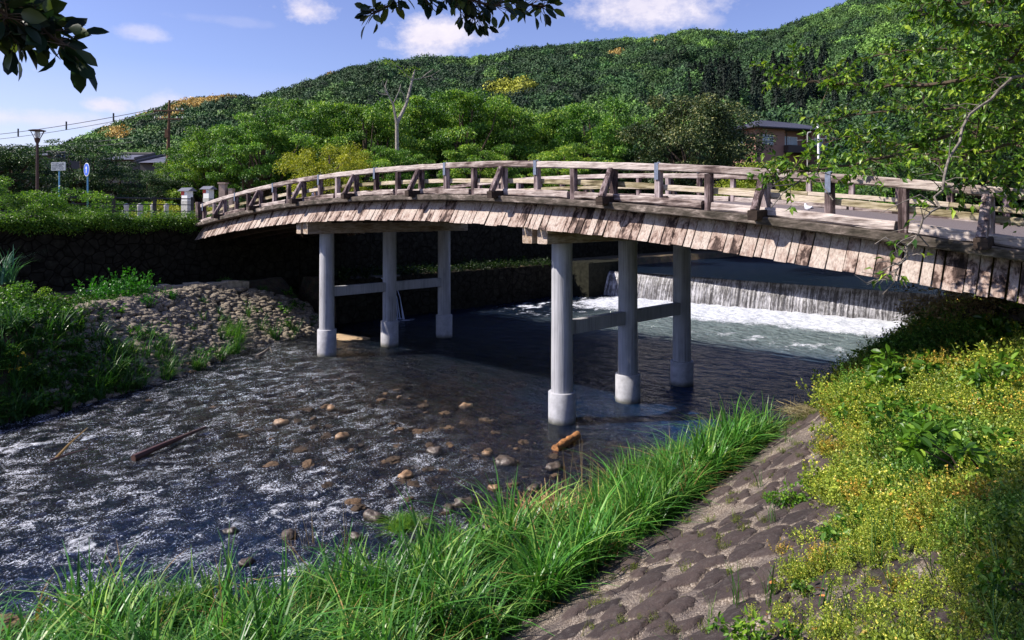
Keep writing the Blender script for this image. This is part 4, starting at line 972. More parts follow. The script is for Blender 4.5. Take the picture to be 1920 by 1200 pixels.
hut(185, 262, 284, 300, 66, 'house with low grey tiled roof left of the utility pole, the farther left one')
hut(262, 330, 287, 306, 62, 'house with grey tiled roof and pale ridge right beside the utility pole')
hut(40, 100, 282, 292, 75, 'house with long low grey roof behind the street lamp')

# ------------------------------------------------------------------ street furniture on the far bank
M_rust = simple('dark_brown_lamp_paint', (.05, .022, .015), .5, .2, .3, 10); M_black = simple('black_rail_paint', (.015, .015, .018), .45, .3)
M_blue = simple('light_blue_post_paint', (.10, .3, .5), .5); M_signb = simple('blue_sign_face', (.015, .10, .6), .35); M_board = simple('grey_notice_board', (.3, .34, .38), .6, 0, .15, 30)
M_lampg = simple('lamp_glass', (.7, .7, .66), .3); M_conc2 = simple('pale_concrete', (.42, .41, .38), .9, 0, .25, 12, .2); M_red = simple('red_paint', (.5, .05, .03), .6)
M_creo = simple('brown_pole_wood', (.16, .09, .055), .85, 0, .3, 5, .2)
def base(px, Y): p = at(px, HOR, Y); return Vector((p.x, Y, GZ))
t = empty('street_lamp', base(70, 33)); tag(t, 'dark brown street lamp with flat flared lantern above the left hedge', 'lamp')
zt = at(0, 243, 33).z - GZ
m = MB(); m.tube([(0, 0, 0), (0, 0, 1.0)], .09, 12); m.tube([(0, 0, 1.0), (0, 0, zt - .62)], [.07, .055], 12); m.build('pole', M_rust, t, True)
m = MB(); m.lathe([(.05, zt - .66), (.10, zt - .56), (.13, zt - .42), (.12, zt - .40)], 12)
for k in range(6):
    a = k * math.pi / 3; m.tube([(.12 * math.cos(a), .12 * math.sin(a), zt - .42), (.31 * math.cos(a), .31 * math.sin(a), zt - .06)], .013, 5)
m.build('lantern_cage', M_rust, t); m = MB(); m.lathe([(.08, zt - .40), (.13, zt - .25), (.1, zt - .1), (.02, zt - .08)], 14); m.build('lamp_glass', M_lampg, t, True)
m = MB(); m.lathe([(.34, zt - .07), (.36, zt - .04), (.2, zt + .0), (.03, zt + .02)], 18); m.build('lamp_hood', M_rust, t)
def txt(body, size, mat, parent, loc, name='lettering', rx=90):
    c = bpy.data.curves.new(name, 'FONT'); c.body = body; c.size = size; c.align_x = 'CENTER'; c.align_y = 'CENTER'; c.extrude = .002
    tmp = bpy.data.objects.new(name, c); C.objects.link(tmp); dg = bpy.context.evaluated_depsgraph_get(); me = bpy.data.meshes.new_from_object(tmp.evaluated_get(dg)); bpy.data.objects.remove(tmp)
    me.materials.clear(); me.materials.append(mat); o = link(name, me, parent); o.location = loc; o.rotation_euler = (R(rx), 0, 0); return o
t = empty('notice_board', base(110, 31), R(-12)); tag(t, 'rectangular grey notice board on a light blue post', 'sign')
zt = at(0, 304, 31).z - GZ; m = MB(); m.tube([(0, .03, 0), (0, .03, zt - .02)], .03, 8); m.build('post', M_blue, t)
m = MB(); m.box((-.37, -.02, zt - .37), (.37, 0, zt)); m.build('board', M_board, t)
m = MB(); r_ = random.Random(3)
for k in range(6):   # rows of small illegible characters
    x = -.32
    while x < .3:
        w = r_.uniform(.012, .03)
        if r_.random() < .8: m.box((x, -.024, zt - .06 - k * .052), (x + w, -.021, zt - .06 - k * .052 + r_.uniform(.018, .028)))
        x += w + .012
m.build('lettering', M_black, t)
t = empty('round_sign', base(163, 30.5), R(-38)); tag(t, 'round blue traffic sign seen nearly edge on, on a light blue post', 'sign')
zt = at(0, 318, 30.5).z - GZ; m = MB(); m.tube([(0, .03, 0), (0, .03, zt + .2)], .03, 8); m.build('post', M_blue, t)
def disc(m, r, y0, y1, z, n=28):
    V = [(r * math.cos(2 * math.pi * k / n), y, z + r * math.sin(2 * math.pi * k / n)) for y in (y0, y1) for k in range(n)]
    m.add(V, [tuple(range(n)), tuple(range(n, 2 * n))[::-1]] + [(k, n + k, n + (k + 1) % n, (k + 1) % n) for k in range(n)])
m = MB(); disc(m, .29, -.018, -.002, zt); m.build('disc_rim', M_white, t); m = MB(); disc(m, .265, -.024, -.0185, zt); m.build('disc_face', M_signb, t)
m = MB(); m.box((-.03, -.03, zt - .15), (.03, -.0245, zt + .05)); m.add([(-.09, -.03, zt + .04), (.09, -.03, zt + .04), (0, -.03, zt + .17), (-.09, -.0245, zt + .04), (.09, -.0245, zt + .04), (0, -.0245, zt + .17)], [(0, 1, 2), (5, 4, 3), (0, 3, 4, 1), (1, 4, 5, 2), (2, 5, 3, 0)])
m.build('arrow', M_white, t)
# utility pole with crossarms and lines
t = empty('utility_pole', base(313, 60)); tag(t, 'tall brown utility pole with crossarms rising before the wooded hill', 'utility pole')
zt = at(0, 188, 60).z - GZ; m = MB(); m.tube([(0, 0, 0), (.12, 0, zt * .6), (.22, 0, zt)], [.17, .14, .09], 10); m.build('pole', M_creo, t, True)
m = MB()
for dz, L in ((.9, 1.3), (1.6, 1.0)): m.box((.2 - L, -.12, zt - dz - .05), (.2 + L, -.02, zt - dz + .05))
m.box((-.05, -.3, zt - 3.2), (.25, -.1, zt - 2.5)); m.build('crossarm', M_creo, t)
m = MB()
for x in (-1.0, -.5, .9, 1.35):
    for dz in (.9, 1.6): m.lathe([(.03, 0), (.06, .03), (.03, .07), (.06, .11), (.02, .16)], 8, (x, -.07, zt - dz + .05))
m.build('insulator', M_white, t)
t2 = base(313, 60)
def wire(m, a, b_, sag, r=.018, n=16):
    P = [a.lerp(b_, k / n) + Vector((0, 0, -sag * 4 * (k / n) * (1 - k / n))) for k in range(n + 1)]; m.tube(P, r, 4)
m = MB(); A = at(-260, 262, 95); B = at(296, 203, 60)
wire(m, A, B, 1.0, .03); wire(m, A + Vector((0, 0, -.5)), B + Vector((0, 0, -.35)), 1.1, .025); wire(m, at(-200, 275, 80), at(250, 258, 62), .5, .02); wire(m, at(-200, 290, 80), at(250, 266, 62), .5, .02)
for f in (.52, .64, .78, .9):
    p = A.lerp(B, f) + Vector((0, 0, -4 * f * (1 - f))); m.box((p.x - .05, p.y - .05, p.z - .45), (p.x + .05, p.y + .05, p.z + .35))
tag(m.build('power_line', M_black), 'thin sagging power lines running left from the utility pole', 'power line')
# white lamp and pole by the brick house
t = empty('service_pole', at(1514, 300, 60)); t.location.z = 6; tag(t, 'thin white service pole with curved arm at the right of the brick house', 'pole')
zt = at(0, 251, 60).z - 6; m = MB(); m.tube([(0, 0, 0), (0, 0, zt)], .05, 8); m.tube([(0, 0, zt), (.08, 0, zt + .12), (.3, 0, zt + .15)], .06, 8); m.tube([(-.9, 0, zt - .55), (1.8, 0, zt - .4)], .02, 6); m.build('pole', M_conc2, t, True)
t = empty('insulator_pole', at(1535, 300, 66)); t.location.z = 7; tag(t, 'pole top with white branching insulators against the dark wood', 'pole')
zt = at(0, 234, 66).z - 7; m = MB(); m.tube([(0, 0, 0), (0, 0, zt)], .12, 8)
for a in range(5): m.tube([(0, 0, zt - .5 + a * .1), (math.cos(a * 1.3) * .4, math.sin(a * 1.3) * .4, zt - .1 + a * .05)], .05, 6)
m.build('pole', M_white, t, True)

# black rail fence, bollards, roofed posts, road
fe = empty('rail_fence', base(270, 31.5)); tag(fe, 'black three-rail fence between hedge and road at the left end of the bridge', 'fence'); L0 = Vector(fe.location)
fx = [base(px, Y) for px, Y in ((-40, 28.5), (60, 29.3), (213, 31.0), (290, 32.2), (361, 33.4))]
for k, p in enumerate(fx):
    m = MB(); m.box((p.x - L0.x - .06, p.y - L0.y - .06, 0), (p.x - L0.x + .06, p.y - L0.y + .06, 1.02)); m.build('post', M_black, fe)
for z in (.35, .65, .93):
    m = MB(); m.tube([p - L0 + Vector((0, -.07, z)) for p in fx], .022 if z < .9 else .03, 6); m.build('rail', M_black, fe)
b0 = None
for k, px in enumerate((237, 262, 287, 312, 264)):
    Y = (33.6, 33.9, 34.2, 34.5, 36.5)[k]
    lab = ('concrete bollard at the roadside, closest to the round blue sign', 'second concrete bollard from the round sign, beside a twin behind it', 'concrete bollard third along the road from the round sign',
           'concrete bollard nearest the roofed lantern posts', 'concrete bollard set back behind the front row')[k]
    if b0 is None:
        b0 = empty('bollard', base(px, Y)); m = MB(); m.lathe([(.105, -.1), (.105, .55), (.12, .58), (.12, .63), (.09, .70), (.03, .73)], 16); m.build('shaft', M_conc2, b0, True); o = b0
    else: o = dup(b0); o.location = base(px, Y)
    tag(o, lab, 'bollard', 'stone bollards along the road')
for k, (px, Y, top) in enumerate(((351, 36, 354), (391, 38.5, 351))):
    t = empty('roofed_post', base(px, Y), R(-20)); zt = at(0, top, Y).z - GZ
    tag(t, ('white and red lantern post with little roof, left of the bridge newel', 'white and red lantern post with little roof, just behind the bridge rail end')[k], 'lantern post', 'roofed lantern posts at the bridge end')
    m = MB(); m.box((-.2, -.2, 0), (.2, .2, zt - .6)); m.build('pedestal', M_conc2, t); m = MB(); m.box((-.19, -.19, zt - .6), (.19, .19, zt - .12)); b_ = m.build('box', M_white, t)
    m = MB(); m.box((-.196, -.194, zt - .55), (-.191, .19, zt - .2)); m.box((-.205, -.205, zt - .32), (.0, -.191, zt - .14)); m.build('red_panel', M_red, b_)
    m = MB(); m.add([(-.36, -.3, zt - .12), (.36, -.3, zt - .12), (.36, .3, zt - .12), (-.36, .3, zt - .12), (-.36, 0, zt + .06), (.36, 0, zt + .06)], [(0, 1, 5, 4), (1, 2, 5), (2, 3, 4, 5), (3, 0, 4), (3, 2, 1, 0)]); m.build('roof', M_roofg, t)
m = MB(); t = empty('gate_pillar', base(424, 41)); tag(t, 'pale stone gate pillar pair rising behind the left bridge rail', 'pillar')
m.box((-.35, -.2, 0), (.0, .2, 1.95)); m.box((.2, -.2, 0), (.45, .2, 1.7)); m.box((-.4, -.25, 1.95), (.05, .25, 2.05)); m.build('shaft', simple('pinkish_stone', (.5, .36, .28), .9, 0, .2, 6), t)
M_road = simple('pale_road', (.34, .33, .32), .95, 0, .12, 3)
rd = [Wd(a, b, 4.765) for a, b in ((-21.5, -14), (-21.0, 6.5), (-27.5, 6.5), (-27.5, -14))]
tag(link('road', npmesh('road', rd, [np.array([[0, 1, 2, 3]])], M_road)), kind='structure')

# person on the far bank behind the rail
M_skin = simple('skin', (.42, .22, .14), .6); M_mauve = simple('mauve_cloth', (.42, .38, .5), .8); M_trs = simple('dark_cloth', (.03, .03, .045), .85)
def person(loc, rz):
    root = empty('person', loc, rz); me = bpy.data.meshes.new('body')
    J = [(0, 0, .92), (0, 0, 1.15), (0, 0, 1.38), (0, 0, 1.46), (0, -.01, 1.56), (0, -.015, 1.66), (.18, 0, 1.36), (.24, .02, 1.08), (.24, -.12, .88), (-.18, 0, 1.36), (-.24, .02, 1.08), (-.22, -.14, .9),
         (.1, 0, .86), (.11, -.08, .48), (.11, .02, .08), (.11, -.12, .04), (-.1, 0, .86), (-.11, .04, .48), (-.11, .12, .1), (-.11, -.02, .04), (.24, -.18, .84), (-.22, -.2, .86)]
    E = [(0, 1), (1, 2), (2, 3), (3, 4), (4, 5), (2, 6), (6, 7), (7, 8), (8, 20), (2, 9), (9, 10), (10, 11), (11, 21), (0, 12), (12, 13), (13, 14), (14, 15), (0, 16), (16, 17), (17, 18), (18, 19)]
    rad = [.13, .12, .12, .05, .085, .07, .06, .042, .032, .06, .042, .032, .085, .06, .042, .035, .085, .06, .042, .035, .025, .025]
    me.from_pydata(J, E, []); o = link('body', me, root); o.modifiers.new('skin', 'SKIN'); o.modifiers.new('sub', 'SUBSURF').levels = 2
    o.modifiers['sub'].render_levels = 2
    for v, r_ in zip(me.skin_vertices[0].data, rad): v.radius = (r_, r_)
    me.skin_vertices[0].data[0].use_root = True; me.materials.append(M_skin)
    m = MB(); m.lathe([(.15, .9), (.165, 1.05), (.17, 1.25), (.175, 1.36), (.1, 1.45), (.07, 1.46)], 18); m.build('shirt', M_mauve, root, True)
    m = MB()
    for s_ in (-1, 1): m.tube([(s_ * .07, 0, .95), (s_ * .1, -.02, .6), (s_ * .11, .04, .12)], [.12, .085, .06], 12)
    m.build('trousers', M_trs, root, True)
    m = MB(); m.lathe([(.105, 1.60), (.11, 1.66), (.09, 1.73), (.03, 1.765)], 16, (0, 0, 0)); m.tube([(0, -.08, 1.63), (0, -.17, 1.61)], [.06, .03], 8); m.build('hat', M_mauve, root, True)
    return root
t = person(base(590, 39), R(-70)); tag(t, 'person in mauve hat half hidden behind the left rail of the bridge', 'person')
# small white bird on the deck
t = empty('pigeon', (0, 0, 0)); s_, b_ = Lc(*at(1516, 400, 14.0).xy[:]); s_ = float(s_); b_ = float(b_); b_ = min(b_, 5.9)
t.location = Wd(s_, b_, zr(s_) - .797); t.rotation_euler = (0, 0, R(200)); tag(t, 'small whitish bird standing on the bridge deck near the far kerb', 'bird')
m = MB(); m.tube([(0, .1, .13), (0, .05, .11), (0, 0, .1), (0, -.05, .115), (0, -.075, .15), (0, -.085, .185), (0, -.1, .2)], [.012, .03, .048, .045, .028, .022, .008], 12); m.build('body', simple('pale_feathers', (.62, .64, .7), .8, 0, .1, 40), t, True)
m = MB(); m.tube([(0, .03, .1), (0, .1, .1), (0, .15, .1)], [.02, .015, .004], 6); m.tube([(.015, 0, 0), (.015, 0, .07)], .004, 5); m.tube([(-.015, 0, 0), (-.015, 0, .07)], .004, 5); m.tube([(0, -.1, .19), (0, -.118, .185)], [.006, .002], 5); m.build('tail_and_legs', M_trs, t)

# ------------------------------------------------------------------ low vegetation
M_reed = leafmat('reed_blades', (.016, .06, .014), (.06, .19, .03), (.26, .38, .10), .3, inst=True, rough=.35)
M_weed = leafmat('small_yellow_weeds', (.04, .08, .015), (.22, .32, .045), (.62, .60, .14), .3, inst=True)
M_herb = leafmat('broad_weed_leaves', (.03, .09, .012), (.09, .22, .02), (.2, .34, .04), .35, inst=True)
M_straw = leafmat('dead_grass', (.22, .13, .05), (.42, .27, .11), (.62, .45, .22), .2, inst=True, rough=.7)
M_herbp = leafmat('shrub_leaves', (.03, .09, .012), (.12, .26, .025), (.3, .46, .06), .35, rough=.35)
M_reedp = leafmat('tuft_blades', (.03, .085, .012), (.09, .25, .03), (.24, .40, .06), .4, rough=.35)
M_strawp = leafmat('dead_grass_heap', (.20, .13, .06), (.40, .29, .15), (.62, .49, .29), .2, rough=.7)
M_fern = leafmat('blue_green_fronds', (.02, .07, .04), (.06, .17, .10), (.16, .3, .18), .3)
def yaw(n, tilt=.15): return np.stack([rng.uniform(-tilt, tilt, n), rng.uniform(-tilt, tilt, n), rng.uniform(0, 6.3, n)], -1)
def zat(s, b, onpave=True):
    z = height(s, b); pz = pavz(s, b); return np.where((s > toe(b) - .1) & (s < 13.3), pz, z)
reedP = [blades(17, rng.uniform(.7, 1.2), .14, .036, 1.2, tmu=.52) for _ in range(8)]
n = 2700; b_ = rng.uniform(-14.5, .9, n) ; u = rng.random(n); s_ = edge(b_) + (toe(b_) + .25 - edge(b_)) * u
P = Wd(s_, b_, zat(s_, b_) - .02); sz = rng.uniform(.6, 1.15, n) * np.interp(b_, [-13, -9, -7, -5, -3, .9], [.75, .88, .9, .8, .8, .82]) * (1 + .55 * gn(s_ * 1.1, b_ * 1.1, 7))
gap = (fbm(s_ * .9, b_ * .9, 2, 19) > .32) & (b_ < -4)
heap = gp(1035, 1010); hs_, hb_ = Lc(heap.x, heap.y)
gap |= (gn(s_ * 1.9, b_ * 1.9, 29) < -.15) & (rng.random(n) < .8)
gap |= ((s_ - hs_) ** 2 + (b_ - hb_) ** 2 < .62 ** 2)
k = ~gap; n = k.sum()
scatter('river_grass', reedP, P[k], sz[k], yaw(n), (rng.uniform(.85, 1.7, (n, 1)) * (1 + .3 * gn(P[k][:, 0] * 1.5, P[k][:, 1] * 1.5, 4))[:, None]) * np.array([[1.1, 1.05, .9]]), [M_reed], 'tall bright grass along the water edge')
# dry seed stalks
dry = [blades(5, 1.15, .08, .007, .25, curl=.3) for _ in range(3)]
pts = [gp(px, py) for px, py in ((560, 1075), (575, 1080), (600, 1085), (548, 1090), (640, 1090), (1065, 960), (1050, 975), (1085, 970), (1350, 840), (1362, 845), (855, 1110), (1110, 960), (590, 1070))]
P = np.array([(p.x, p.y, p.z) for p in pts]); n = len(P)
scatter('dry_stalks', dry, P, rng.uniform(.8, 1.3, n), yaw(n), np.ones((n, 3)), [M_straw], 'dry seed stalks standing in the river grass')
# heap of dead grass
def heapmesh(name, loc, r, h, n, L, mat, label, cat, w=.008):
    root_v = []; a = rng.uniform(0, 6.3, n); q = np.sqrt(rng.random(n)) * r; P = np.stack([q * np.cos(a), q * np.sin(a), h * (1 - (q / r) ** 2) * rng.random(n)], -1)
    T = np.array([(0, .5, 0), (0, -.5, 0), (.5, -.5, .6), (.5, .5, .6), (1, .3, -.2), (1, -.3, -.2)]); T = T * np.array([1, w / L, .12]); tf = [(0, 1, 2, 3), (3, 2, 5, 4)]
    V, F, t = tile((T, tf), P, rdir(n) * [1, 1, .35], rdir(n, 1), L * rng.uniform(.5, 1.2, n))
    o = link(name, npmesh(name, V, F, mat, False, {'tint': t})); o.location = loc; tag(o, label, cat); return o
o = heapmesh('dead_grass_heap', heap, .75, .55, 2600, .55, M_strawp, 'heap of tan dead grass lying in the green river grass', 'dead grass', .009)
o = heapmesh('straw_patch', gp(1520, 775), .5, .12, 700, .35, M_strawp, 'flat tan straw lying on the stones at the water edge under the bridge', 'dead grass', .007)

# weeds on the slope
def weedproto(nst, h, nl, ls, fl, spread):
    parts = []; bl = []
    a = rng.uniform(0, 6.3, nst); q = spread * np.sqrt(rng.random(nst)); H = h * rng.uniform(.5, 1.1, nst); O = np.stack([q * np.cos(a), q * np.sin(a), 0 * a], -1); D_ = unit(np.stack([.5 * rng.normal(size=nst), .5 * rng.normal(size=nst), 1 + 0 * a], -1))
    f = rng.random((nst, nl)) ** .8; P = (O[:, None] + D_[:, None] * (H[:, None] * f)[..., None]).reshape(-1, 3); N = len(P)
    X = rdir(N, .25); parts.append(tile(T_diamond(), P, X, rdir(N, 1.0), ls * rng.uniform(.6, 1.3, N), np.clip(.42 + .22 * rng.normal(size=N), 0, .8)))
    tipn = int(nst * fl); P = (O + D_ * H[:, None])[:tipn]
    if tipn: parts.append(tile(T_diamond(), np.concatenate([P, P]), rdir(2 * tipn, .2), rdir(2 * tipn, 1.5), .014 * rng.uniform(.7, 1.3, 2 * tipn), np.full(2 * tipn, 1.0)))
    T = np.array([(0, .004, 0), (0, -.004, 0), (1, -.003, 0), (1, .003, 0)]); parts.append(tile((T, [(0, 1, 2, 3)]), O, D_, rdir(nst), H, np.full(nst, .35)))
    return joinm(parts)
WP = [weedproto(34, rng.uniform(.13, .32), 17, .023, .35, .15) for _ in range(8)]
def wbS(b): return np.interp(b, [-12, -9, -7.5, -5, 0, 5, 9, 14], [10.0, 9.4, 9.0, 8.4, 6.6, 4.8, 4.1, 3.8])
n = 15000; b_ = rng.uniform(-12.8, 9.5, n); s_ = wbS(b_) + rng.uniform(-.5, 6.5, n) + .35 * gn(b_ * 1.1, b_ * 0 + 2, 5)
dens = sstep(-.42, .05, fbm(s_ * .75, b_ * .75, 3, 33) + .12 * (s_ - wbS(b_)) - .02) * sstep(-.5, .5, s_ - wbS(b_) + .5 * gn(s_ * 2, b_ * 2, 9))
thin = sstep(-7.6, -9.6, b_) * .75 * sstep(-.15, .2, fbm(s_ * 1.3, b_ * 1.3, 2, 14))            # stone showing through near the path
k = (s_ < 13.2) & (rng.random(n) < dens * (1 - thin)); s_, b_ = s_[k], b_[k]; n = len(s_)
P = Wd(s_, b_, zat(s_, b_) - .01); sz = rng.uniform(.5, 1.35, n) * (1 + .9 * np.clip(fbm(s_ * .6, b_ * .6, 2, 44), -.3, .6)) * np.interp(b_, [-12, -8, -3, 6], [.62, .9, 1.25, 1.4]) * np.interp(b_, [-12, 0], [.8, 1])
g_ = sstep(-.1, .35, fbm(s_ * .5 + 9, b_ * .5, 3, 55))[:, None]; tint = (1 - g_) * np.array([[1.75, 1.5, 1.25]]) + g_ * np.array([[.6, .95, .8]])
red = (fbm(s_ * 1.6, b_ * 1.6, 3, 66) + .1 * rng.normal(size=n) > .27)[:, None]; tint = np.where(red, tint * np.array([[1.3, .8, .95]]), tint)
scatter('yellow_weeds', WP, P, sz, yaw(n, .25), tint * rng.uniform(.75, 1.15, (n, 1)), [M_weed], 'yellow-green flowering weeds over the paved slope')
# broad-leaved weeds
def herbproto(nst, h, ls, T=None, spread=.12, nl=9):
    a = rng.uniform(0, 6.3, nst); q = spread * np.sqrt(rng.random(nst)); H = h * rng.uniform(.5, 1.1, nst); O = np.stack([q * np.cos(a), q * np.sin(a), 0 * a], -1); D_ = unit(np.stack([.45 * np.cos(a), .45 * np.sin(a), 1 + 0 * a], -1))
    f = rng.uniform(.25, 1, (nst, nl)); P = (O[:, None] + D_[:, None] * (H[:, None] * f)[..., None]).reshape(-1, 3); N = len(P); X = rdir(N, .1) * [1, 1, .6]
    l = tile(T or T_oval(), P, X, rdir(N, 1.6), ls * rng.uniform(.6, 1.25, N)); Ts = np.array([(0, .004, 0), (0, -.004, 0), (1, -.002, 0), (1, .002, 0)])
    return joinm([l, tile((Ts, [(0, 1, 2, 3)]), O, D_, rdir(nst), H, np.full(nst, .3))])
HP = [herbproto(9, .32, .085) for _ in range(5)]
n = 2600; b_ = rng.uniform(-12, 9.5, n); s_ = wbS(b_) + rng.uniform(-.1, 6, n)
pk = sstep(.02, .22, fbm(s_ * .42 + 5, b_ * .42, 2, 71) + .07 * (s_ - wbS(b_) - 1.8)); k = (s_ < 13.2) & (rng.random(n) < .8 * pk * np.interp(b_, [-12, -7, -3], [.2, .4, 1])); s_, b_ = s_[k], b_[k]; n = len(s_)
P = Wd(s_, b_, zat(s_, b_)); scatter('broad_leaved_weeds', HP, P, rng.uniform(.5, 1.15, n) * np.interp(b_, [-12, -6, 0], [.6, .85, 1.3]), yaw(n, .2), rng.uniform(.6, 1.15, (n, 1)) * np.ones((1, 3)), [M_herb], 'dark green broad-leaved weeds on the slope')
# grass blades among the weeds
GP_ = [blades(9, .34, .05, .006, .8) for _ in range(4)]
n = 2200; b_ = rng.uniform(-12.8, 8, n); s_ = wbS(b_) + rng.uniform(-1.2, 6, n); k = (rng.random(n) < .55) & (s_ < 13.2) & ((s_ > wbS(b_)) | (rng.random(n) < .2)); s_, b_ = s_[k], b_[k]; n = len(s_)
P = Wd(s_, b_, zat(s_, b_)); scatter('slope_grass', GP_, P, rng.uniform(.5, 1.2, n), yaw(n, .3), rng.uniform(.7, 1.1, (n, 1)) * np.array([[1.1, 1, .9]]), [M_reed], 'loose grass blades among the weeds')
# fallen leaves
pts = [gp(px, py) for px, py in ((1635, 1040), (1545, 1112), (1535, 1125), (1522, 1186), (1610, 1168), (1700, 1158), (1438, 1160), (1705, 1085), (1480, 1100), (1770, 1110), (1640, 1150), (1860, 1040), (1440, 1100), (1560, 1180))]
P = np.array([(p.x, p.y, p.z + .03) for p in pts]); n = len(P); lp = [(lambda q: (q[0], q[1], q[2]))(tile(T_oval(), [(0, 0, 0)], [(1, 0, 0)], [(0, 0, 1)], [1.0])) for _ in range(2)]
scatter('fallen_leaves', lp, P, rng.uniform(.05, .09, n), yaw(n, .5), np.tile([[1.1, .62, .35]], (n, 1)), [M_straw], 'brown fallen leaves lying on the slope')

# single leafy plants
def herbshrub(name, R3, nc, per, ls, mat, T=None, pad=.12): return shrub_mesh(R3, nc, per, ls, T or T_oval(), mat, pad, .7, name, 1.3, 8, .3, -.1, .5)
hs1 = herbshrub('leafy_plant', (.75, .6, .55), 44, 26, .12, M_herbp)
hs2 = herbshrub('leafy_plant', (.55, .5, .5), 34, 26, .085, M_herbp)
us2 = set()
def putp(src, px, py, k, lab, rz=0, sink=.05, cat='plant', grp='leafy plants on the right bank', loc=None):
    o = src if src.name not in us2 else dup(src); us2.add(src.name); p = loc or gp(px, py); put(o, (p.x, p.y, p.z - sink), rz, k); tag(o, lab, cat, grp); return o
putp(hs1, 1710, 735, 1.25, 'large leafy green plant on the slope above the dark water, nearest the weir', 0)
putp(hs1, 1850, 905, 1.05, 'dark leafy bush with broad pale leaves at the right edge of the slope', 2)
putp(hs1, 1895, 660, 1.4, 'leafy plant on the bank under the right end of the bridge', 4)
putp(hs2, 1745, 850, 1.2, 'leafy plant in the middle of the yellow weeds, left of the dark bush', 1)
putp(hs2, 1600, 800, 1.0, 'small leafy plant at the edge of the bare paving above the river grass', 3)
putp(hs2, 1480, 950, .6, 'smallest leafy plant, growing out of the bare stones', 5)
putp(hs2, 1880, 760, 1.4, 'leafy plant at the right edge above the dark bush', 2.5)
putp(hs2, 1650, 700, .9, 'leafy plant on the edge of the slope beside the dark blue water', .7)
putp(hs2, 1400, 1230, .62, 'dark green plant at the bottom edge of the slope', 4.2)
putp(hs2, 1870, 1120, .55, 'shaded green plant in the bottom right corner', 3.2)
# pale clover heads
cl = None
for i, (px, py, lab) in enumerate([(1762, 1042, 'pale clover head left of the pair on the slope'), (1788, 1032, 'pale clover head with a twin touching it, top of the cluster'), (1794, 1036, 'pale clover head touching its twin from the right'),
                          (1796, 1057, 'pale clover head just below the twin heads'), (1806, 1054, 'pale clover head at the right of the cluster'), (1820, 1128, 'lone pale clover head low on the slope')]):
    p = gp(px, py + 25)
    if cl is None:
        cl = empty('clover_flower', p); m = MB(); m.tube([(0, 0, 0), (.01, 0, .06), (0, 0, .115)], .0025, 5); m.build('stem', M_black if False else M_bark, cl)
        V, F, t = tile(T_diamond(), rdir(90, .3) * .006 + [0, 0, .125], rdir(90, .5), rdir(90), .016); link('flower_head', npmesh('flower_head', V, F, simple('cream_petals', (.75, .62, .42), .8), False, {'tint': t}), cl); o = cl
    else: o = dup(cl)
    put(o, p, i * 1.1, random.uniform(.8, 1.1)); tag(o, lab, 'flower', 'clover heads on the slope')

# earth mound with hanging dry grass under the bridge end
def lump(name, loc, R3, mat, seed, label, cat):
    v, f, t = rockproto(seed, 26); v = v * np.array(R3); v += .12 * np.stack([gn(v[:, 0] * 2, v[:, 2] * 2, 3), gn(v[:, 1] * 2, v[:, 2] * 2, 4), gn(v[:, 0] * 2, v[:, 1] * 2, 5)], -1)
    o = link(name, npmesh(name, v, f, mat, True)); o.location = loc; tag(o, label, cat); return o
M_earth = simple('dark_earth', (.07, .045, .03), .95, 0, .6, 5, .8)
lump('earth_mound', Wd(7.9, 4.6, 1.7), (1.25, 1.4, 1.65), M_earth, 3, 'overhanging dark earth mound under the right end of the bridge', 'mound')
lump('boulder', Wd(9.3, 3.2, 2.55), (1.0, 1.1, .8), M_rock, 5, 'grey boulder in shade beside the earth mound under the bridge', 'boulder')
lump('boulder', Wd(10.4, 1.6, 2.9), (1.1, .8, .75), M_rock, 8, 'grey boulder at the right edge beneath the skirt boards', 'boulder')
o = shrub_mesh((1.3, 1.2, .8), 50, 60, .09, T_fold(), M_strawp, .3, .5, name='dry_bush'); put(o, Wd(7.2, 4.3, 2.75)); tag(o, 'russet dry weeds capping the earth mound under the bridge', 'shrub')
o = shrub_mesh((.7, .7, .9), 40, 60, .07, T_fold(), M_herbp, .25, .8, name='green_bush'); put(o, Wd(6.5, 4.9, 2.0)); tag(o, 'green bush hanging on the river side of the earth mound by the weir', 'shrub')
o = dup(o); put(o, Wd(10.0, 4.2, 3.0), 2, 1.2); tag(o, 'green bush right of the earth mound, under the bridge end', 'shrub')

# left bank planting
o = shrub_mesh((3.4, 1.3, 1.6), 130, 190, .10, T_fold(), M_herbp, .42, .5, name='hedge_bush'); p = at(60, 402, 27.6); put(o, (p.x, 27.6, 4.5), R(45)); tag(o, 'big rounded green bush on top of the wall below the street lamp', 'hedge')
m_ = []; ctr = np.array([Wd(-20.35 - .3 * random.random() + .35 * random.random(), b, 4.75 + .3 * random.random() - .5 * random.random()) for b in np.linspace(-8.5, -.4, 170)])
V, F, t = clump_leaves(ctr, np.full(len(ctr), .38), 110, .085, T_fold(), .5)
he = empty('ivy_hedge', Wd(-20.4, -4, 4.7)); o = keep(link('leaves', npmesh('leaves', V, F, M_herbp, False, {'tint': t}), he), he); tag(he, 'low trailing hedge along the wall top left of the bridge', 'hedge')
m = MB(); m.tube([Vector(Wd(-20.45, b, 4.7 + .06 * math.sin(b * 3))) for b in np.linspace(-8.5, -.4, 40)], .03, 5); keep(m.build('stems', M_bark, he), he)
